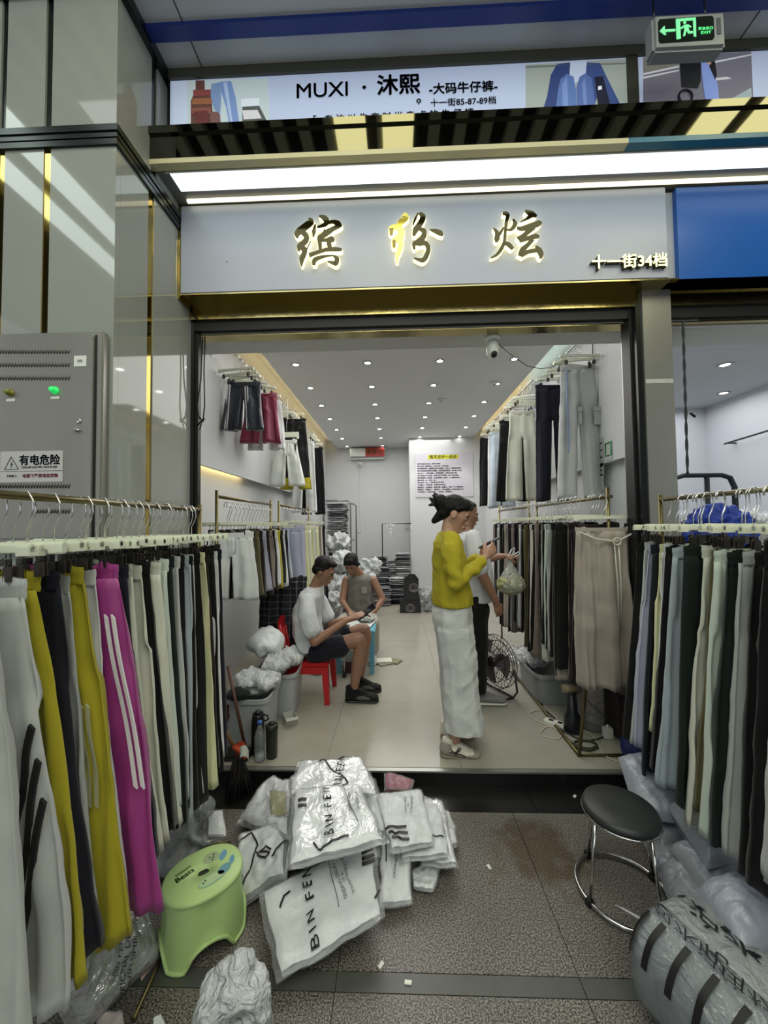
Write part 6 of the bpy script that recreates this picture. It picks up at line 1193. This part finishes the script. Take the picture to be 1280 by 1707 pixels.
for k, (z, s) in enumerate(((SH+.14, 61), (SH+.40, 62), (SH+.66, 63), (SH+.12, 64), (SH+.36, 65))):
    x, y = (-1.0, 5.35) if k < 3 else (-.75, 5.75)
    bagblob('clothes_sack', ['lowest', 'middle', 'upper', 'floor level', 'second'][k]+' grey sack piled beyond the far left rack'+('' if k < 3 else ', nearer the aisle'), (x, y, z), (.22, .18, .15), s, pc_[k % 5], amp=.04, vox=.012, cat='sack', sc=8)
# small hanging rail by the pillar
hr = thing('hanging_rail', 'thin dark standing rail with hangers before the pillar', 'clothes rack', (-.28, 7.35, SH)); MB().tube([(0, 0, 0), (0, 0, 1.44), (.56, 0, 1.44)], .010, 8).build('frame', M_DARKTRIM, hr)
MB().grid(lambda u, v: (.08+.17*u*(1-v*.6)+.05*v, -.02+.01*math.sin(u*12), 1.44-.26*v*(1-.5*abs(2*u-1))), 10, 8).build('white_cloth_scrap', M_WBAG, hr)
for k in range(3): MB().tube([(.45+.03*k, 0, 1.44), (.46+.03*k, 0, 1.36), (.42+.03*k, 0, 1.28), (.50+.03*k, 0, 1.28), (.46+.03*k, 0, 1.36)], .004, 5).build('wire_hanger', mat('gold_tube'), hr)
# two speaker cartons
M_CART = mat('dark_carton', '#1d1c1f', .45, mottle=.3, mscale=14); M_CARTP = mat('carton_print', '#8b8a8a', .5)
q = U(684, 1022, Z=SH); Yc = q.y
c1 = thing('product_carton', 'lower black printed carton on the floor before the pillar', 'box', (q.x, Yc+.13, SH)); MB().box((-.165, -.13, 0), (.165, .13, .20), ch=.004).build('carton_body', M_CART, c1)
c2_ = thing('product_carton.001', 'upper open black printed carton stacked on the lower one', 'box', (q.x+.02, Yc+.13, SH+.201)); MB().box((-.12, -.12, 0), (.12, .12, .34), ch=.004).build('carton_body', M_CART, c2_)
MB().prism([(-.12, -.12, .34), (.12, -.12, .34), (.06, -.14, .42), (-.02, -.15, .43)], (0, .004, 0)).build('flap', M_CART, c2_); MB().prism([(.02, -.10, .34), (.12, -.10, .34), (.08, -.10, .40)], (0, .003, 0)).build('flap', M_WHITEP, c2_)
for c_, z, s in ((c1, .08, 1.0), (c2_, .20, 1.1)):
    x_ = 0 if c_ is c1 else .04
    for r in (.028, .05, .062): MB().tube([(x_+r*s*math.cos(a)*1.1, -.1315 if c_ is c1 else -.1215, z+r*s*math.sin(a)) for a in [2*PI*i/24 for i in range(24)]], .0035, 4, closed=True).build('printed_ring', M_CARTP, c_)
    MB().box((x_-.07, (-.132 if c_ is c1 else -.122), z-.05), (x_+.07, (-.130 if c_ is c1 else -.120), z-.042)).build('printed_bar', M_CARTP, c_)
    if c_ is c1: text('SPEAKER', .001, M_CARTP, c_, Matrix.Translation((0, 0, .05)), 0) if False else None
for k, (px, py, r) in enumerate(((715, 990, .15), (722, 1008, .13), (712, 1018, .10))):
    q = U(px, py, Y=6.3); q.z = max(q.z, SH+.05); bagblob('clear_bag', ['top', 'middle', 'lowest'][k]+' crumpled clear bag right of the black cartons', q, (r, r, r*.75), 40+k, film_mat('film_heap', '#c4c7c9', .45, 1, 12, .15), amp=.04, vox=.014, cat='plastic bag', sc=10)
# ------------------------------------------------------------------ inside right: fan, boxes, cables, blower, power strip
fq = U(829, 1075, Y=3.15); M_FAN = mat('fan_metal', '#4b4144', .35, metal=.7)
fa = thing('floor_fan', 'round black wire floor fan beside the man\'s shoe', 'fan', (fq.x, 3.25, SH), math.radians(-60)); FC = (0, 0, .26)
def cir(r, y, z=.26, n=36): return [(r*math.cos(2*PI*i/n), y, z+r*math.sin(2*PI*i/n)) for i in range(n)]
mb = MB(); [mb.tube(cir(r, y), .0035, 5, closed=True) for r, y in ((.215, -.02), (.215, .03), (.16, -.045), (.10, -.055), (.05, -.058), (.16, .055), (.09, .065))]; mb.build('guard_ring', M_FAN, fa)
mb = MB()
for k in range(32): a = 2*PI*k/32; mb.tube([(.03*math.cos(a), -.06, .26+.03*math.sin(a)), (.15*math.cos(a+.1), -.048, .26+.15*math.sin(a+.1)), (.213*math.cos(a+.15), -.02, .26+.213*math.sin(a+.15))], .0018, 4).tube([(.04*math.cos(a), .068, .26+.04*math.sin(a)), (.213*math.cos(a), .03, .26+.213*math.sin(a))], .0018, 4)
o = mb.build('guard_wire', M_FAN, fa); o['kind'] = 'stuff'
for k in range(3):
    a = k*2*PI/3; MB().grid(lambda u, v: ((.03+.15*u)*math.cos(a+(v-.5)*1.2*u**.4), -.01+.03*(v-.5), .26+(.03+.15*u)*math.sin(a+(v-.5)*1.2*u**.4)), 8, 6).build('blade', mat('blade_grey', '#777274', .35, metal=.5), fa)
MB().lathe([(.04, -.055), (.045, .0), (.05, .04), (.045, .09)], 18).build('motor', M_FAN, fa, FC, (-PI/2, 0, 0)); MB().tube([(-.215, .0, .26), (-.22, .02, .08), (-.16, .04, .012), (.16, .04, .012), (.22, .02, .08), (.215, 0, .26)], .009, 7).build('stand', M_FAN, fa); MB().tube([(-.16, .04, .01), (-.15, -.10, .01), (.15, -.10, .01), (.16, .04, .01)], .009, 7).build('foot_bar', M_FAN, fa)
storage('storage_box.002', 'grey lidless storage box under the inner right rack', (1.26, 3.25, SH), .20, .26, .24, 0, mat('grey_box', '#85888a', .4))
for k, (x, y, z, r) in enumerate(((1.15, 3.32, .27, .11), (1.28, 3.45, .28, .12), (1.12, 3.55, .20, .12))): bagblob('clear_bag', ['near', 'far', 'outer'][k]+' crumpled clear bag in the grey box behind the fan', (x, y, SH+z), (r, r, r*.5), 70+k, M_FILMB if k else M_WBAG, amp=.03, vox=.011, cat='plastic bag', sc=12)
t = thing('jug', 'clear ribbed plastic jug under the beige pleated trousers', 'jug', (1.34, 2.72, SH)); mb = MB().lathe([(.06, 0)]+[(.095+.006*math.sin(k*1.9), .01+k*.018) for k in range(15)]+[(.06, .31), (.035, .33), (.035, .35)], 24); mb.build('jug_body', film_mat('jug_film', '#8f8a88', .35, .3, 10, .1), t)
t = thing('hand_blower', 'dark handled tool with tan cap standing under the right rack', 'tool', (1.18, 2.66, SH)); MB().lathe([(.055, 0), (.06, .01), (.05, .10), (.035, .13), (.028, .26)], 16).build('body', mat('navy_plastic', '#15181e', .4), t); MB().tube([(-.06, 0, .285), (.05, 0, .285)], [.026, .030], 12).build('handle', mat('tan_plastic', '#8f7d64', .5), t); MB().lathe([(.03, .25), (.035, .27)], 12).build('collar', M_BLACKP, t)
t = thing('suitcase_box', 'dark slanted case leaning under the right rack corner', 'case', (1.52, 2.62, SH)); MB().box((-.10, -.10, .0), (.06, .10, .30), ch=.01).build('shell', mat('brown_case', '#3c3233', .5), t)
t = thing('power_strip', 'white power strip on the shop floor under the right rack', 'power strip', (U(935, 1212, Z=SH).x, U(935, 1212, Z=SH).y, SH), math.radians(-38)); MB().box((-.11, -.028, 0), (.11, .028, .028), ch=.006).build('body', M_WHITEP, t)
for k in range(3): MB().box((-.08+.06*k, -.014, .028), (-.05+.06*k, .014, .0292)).build('socket', M_BLACKP, t)
t = thing('wall_plug', 'white mains adapter near the right jamb on the shop floor', 'adapter', (U(1013, 1230, Z=SH).x, U(1013, 1230, Z=SH).y, SH)); MB().box((-.03, -.02, 0), (.03, .02, .07), ch=.006).build('body', M_WHITEP, t); MB().tube([(0, 0, .06), (0, 0, .085)], .008, 8).build('strain_relief', M_WHITEP, t)
def cable(label, pts, r, m, z=SH, lift=None):
    P = [U(a, b, Z=z) for a, b in pts]; S = []
    for i in range(len(P)-1):
        p0 = P[max(i-1, 0)]; p1 = P[i]; p2 = P[i+1]; p3 = P[min(i+2, len(P)-1)]
        for k in range(6): t_ = k/6; S.append(.5*((2*p1)+(p2-p0)*t_+(2*p0-5*p1+4*p2-p3)*t_*t_+(3*p1-p0-3*p2+p3)*t_**3))
    S.append(P[-1])
    for i, p in enumerate(S): p.z = z+r+.0005+(lift[0]*math.sin(PI*i/len(S)) if lift else 0)
    return tag(MB().tube(S, r, 6).build('cable', m), label, 'cable')
M_WC = mat('white_cable', '#b9b7a6', .5)
cable('white cable looping out over the floor left of the right rack', [(1050, 1275), (1010, 1262), (985, 1225), (950, 1215), (912, 1210), (885, 1196), (886, 1188), (905, 1185), (925, 1195), (930, 1210)], .004, M_WC)
cable('white cable curling around the power strip', [(900, 1222), (915, 1212), (935, 1222), (930, 1233), (905, 1228)], .004, M_WC)
cable('thick white cable arching beside the adapter under the right rack', [(960, 1215), (985, 1205), (1005, 1200), (1025, 1215), (1045, 1240)], .005, M_WC, lift=(.12,))
cable('black cable snaking from the fan toward the power strip', [(848, 1118), (870, 1140), (905, 1145), (914, 1158), (902, 1178), (915, 1190), (925, 1200)], .006, M_BLACKP)
cable('black cable curving from the power strip to the adapter', [(925, 1212), (950, 1226), (975, 1236), (1000, 1232), (1010, 1224)], .005, M_BLACKP)
cable('coiled dark green cable by the rack foot', [(950, 1238), (965, 1246), (985, 1250), (995, 1243), (980, 1237), (960, 1238), (958, 1246), (980, 1253), (997, 1248)], .007, mat('green_cable', '#2c3320', .5))
# blue woven bag beside the pale bundle
bagblob('woven_bag', 'dark blue patterned woven bag between the right rack and the step', (1.40, 2.33, SH+.09), (.09, .06, .09), 50, mat('blue_woven', '#1c2860', .6, mottle=.5, mscale=60), amp=.01, vox=.01)
# ------------------------------------------------------------------ hanging cords, next door cart, wall leaflets
p = U(330, 556, Y=2.30); t = thing('knotted_rope', 'black knotted pull cord hanging at the left end of the shutter', 'cord', (p.x, 2.30, 2.70)); zb_ = U(333, 705, Y=2.30).z-2.70
MB().tube([(.03, 0, 0), (.02, 0, zb_*.5), (.0, 0, zb_*.8), (.012, 0, zb_*.95), (.035, 0, zb_*.97), (.045, 0, zb_*.8), (.04, 0, zb_*.4), (.045, 0, 0)], .0045, 6).build('loop', M_BLACKP, t)
MB().tube([(.012, 0, zb_*.93), (.04, -.005, zb_*.99), (.045, 0, zb_*.95), (.02, .004, zb_*.98), (-.005, 0, zb_*1.04)], .0045, 6).tube([(.03, 0, zb_*.97), (.015, 0, zb_*1.08)], .004, 5).build('knot', M_BLACKP, t)
p = U(1138, 530, Y=2.30); q = U(1146, 790, Y=2.30); t = thing('twisted_cord', 'dark twisted cord hanging down beside the steel post at right', 'cord', (p.x, 2.30, 2.71)); n_ = 60; H_ = q.z-2.71; mb = MB()
for s in (0, PI): mb.tube([((q.x-p.x)*(k/n_)+.0035*math.cos(k*.5+s), .004*math.sin(k*.5+s), H_*k/n_) for k in range(n_+1)], .0048, 5)
mb.build('cord_strand', mat('cord_grey', '#2e3236', .6), t); MB().tube([(.02, 0, H_*.60), (.05, 0, H_*.63)], .008, 6).build('cord_end', M_BLACKP, t)
tp_ = U(1180, 792, Y=2.75); t = thing('hand_cart', 'dark steel cart handle standing behind the right front rack next door', 'cart', (tp_.x-.04, 2.75, SH)); h_ = tp_.z-SH; M_CARTM = mat('cart_steel', '#2f363c', .45, metal=.5)
MB().tube([(-.22, 0, 0), (-.22, 0, h_-.09), (-.19, 0, h_-.02), (-.13, 0, h_), (.13, 0, h_), (.19, 0, h_-.02), (.22, 0, h_-.09), (.22, 0, 0)], .018, 9).build('frame', M_CARTM, t); MB().tube([(.03, 0, .3), (.03, 0, h_)], .016, 8).build('middle_bar', M_CARTM, t); MB().box((-.24, -.02, .03), (.24, .45, .08)).build('deck', M_CARTM, t)
bb = bagblob('blue_net_bag', 'bright blue net bag hung on the cart next door', (tp_.x-.03, 2.64, 1.42), (.25, .07, .19), 51, mat('blue_net', '#1a3a9c', .55, bump=1, bscale=60, mottle=.6, mscale=45), amp=.025, vox=.012, sc=14); bb.parent = None
bagblob('blue_net_bag', 'smaller bright blue net bag under the first one on the cart', (tp_.x-.03, 2.64, 1.18), (.22, .07, .14), 52, mat('blue_net'), amp=.025, vox=.012, sc=14)
for k, (x, y, z) in enumerate(((2.80, 3.1, 1.44), (2.62, 3.35, 1.24), (3.05, 3.0, 1.22), (2.78, 3.02, 1.02), (3.15, 3.3, 1.42))): bagblob('clothes_sack', ['topmost white crumpled sack next door', 'white crumpled sack left of the topmost next door', 'white sack at the picture edge next door', 'lower white sack behind the right hangers', 'rear white sack next door at the right edge'][k], (x, y, z), (.22, .18, .11), 80+k, M_WBAG, amp=.05, vox=.018, cat='sack', sc=9)
tt_ = thing('display_table', 'plain table next door carrying the white sacks', 'table', (2.98, 3.15, SH)); MB().box((-.55, -.35, .80), (.55, .35, .84)).build('table_top', M_WHITEP, tt_)
for a in (-.5, .5):
    for b in (-.3, .3): MB().tube([(a, b, 0), (a, b, .81)], .02, 8).build('leg', M_STEELB, tt_)
wall_y = lambda px, py: U(px, py, X=1.697)
t = thing('wall_rail.006', 'thin dark rail on the right wall of the shop next door', 'rail', (4.78, 4.6, 2.6)); MB().tube([(-.1, -1.2, .1), (-.1, .9, .0)], .012, 6).build('rail', M_BLACKP, t); MB().tube([(-.1, .85, 0), (.02, .85, 0)], .012, 6).build('bracket', M_BLACKP, t)
def leaflet(px0, py0, px1, py1, c, label, frame_=None, lines_=0, x=1.697, cat='leaflet'):
    a = U(px0, py0, X=x); b = U(px1, py1, X=x); y0, y1 = min(a.y, b.y), max(a.y, b.y); z0, z1 = min(a.z, b.z), max(a.z, b.z); cy, cz = (y0+y1)/2, (z0+z1)/2
    t = thing('wall_leaflet', label, cat, (x, cy, cz)); MB().box((-.003, y0-cy, z0-cz), (0, y1-cy, z1-cz)).build('sheet', mat('leaf'+c[1:], c, .5), t)
    if frame_:
        w_, h = (y1-y0)/2, (z1-z0)/2; m = mat('frame'+frame_[1:], frame_, .5)
        MB().tube([(-.004, -w_*.85, -h*.5), (-.004, w_*.85, -h*.5), (-.004, w_*.85, h*.85), (-.004, -w_*.85, h*.85)], .008, 4, closed=True).build('printed_border', m, t)
    for k in range(lines_): zz = (z1-z0)*(.5-(k+.7)/(lines_+1)); MB().box((-.004, (y0-y1)*.40, zz-.006), (-.003, (y1-y0)*.40*(.6+.4*((k*7) % 3)/2), zz+.004)).build('printed_line', M_INK, t)
    return t
leaflet(1009, 738, 1021, 765, '#b8bdb8', 'small green bordered payment card on the right wall', '#2f8a55'); leaflet(992, 735, 1007, 776, '#a9aaa8', 'pale grey printed notice left of the green card', lines_=3); leaflet(984, 778, 1007, 792, '#9a9e9c', 'narrow dark lettered strip below the wall notices', lines_=2); leaflet(984, 795, 1006, 816, '#b0b2b2', 'plain pale sheet under the lettered strip'); leaflet(880, 665, 900, 800, '#a8a2b8', 'tall lilac poster with dark writing behind the cream trousers', lines_=9, cat='poster'); leaflet(803, 740, 807, 835, '#b8b8c2', 'tall pale poster near the pillar on the right wall', lines_=10, cat='poster')
# loose wires down the right wall
a = [wall_y(x, y) for x, y in ((990, 570), (988, 640), (987, 680), (984, 740), (980, 800))]; tag(MB().tube([(p.x-.01, p.y, p.z) for p in a], .004, 5).build('wall_wire', M_BLACKP), 'thin black wire running down the right shop wall', 'cable')
a = [wall_y(x, y) for x, y in ((966, 615), (972, 690), (978, 760), (980, 800))]; tag(MB().tube([(p.x-.012, p.y, p.z) for p in a], .010, 5).build('wall_strap', mat('grey_strap', '#6c6e6c', .6)), 'grey strap hanging on the right wall beside the cargo trousers', 'strap')
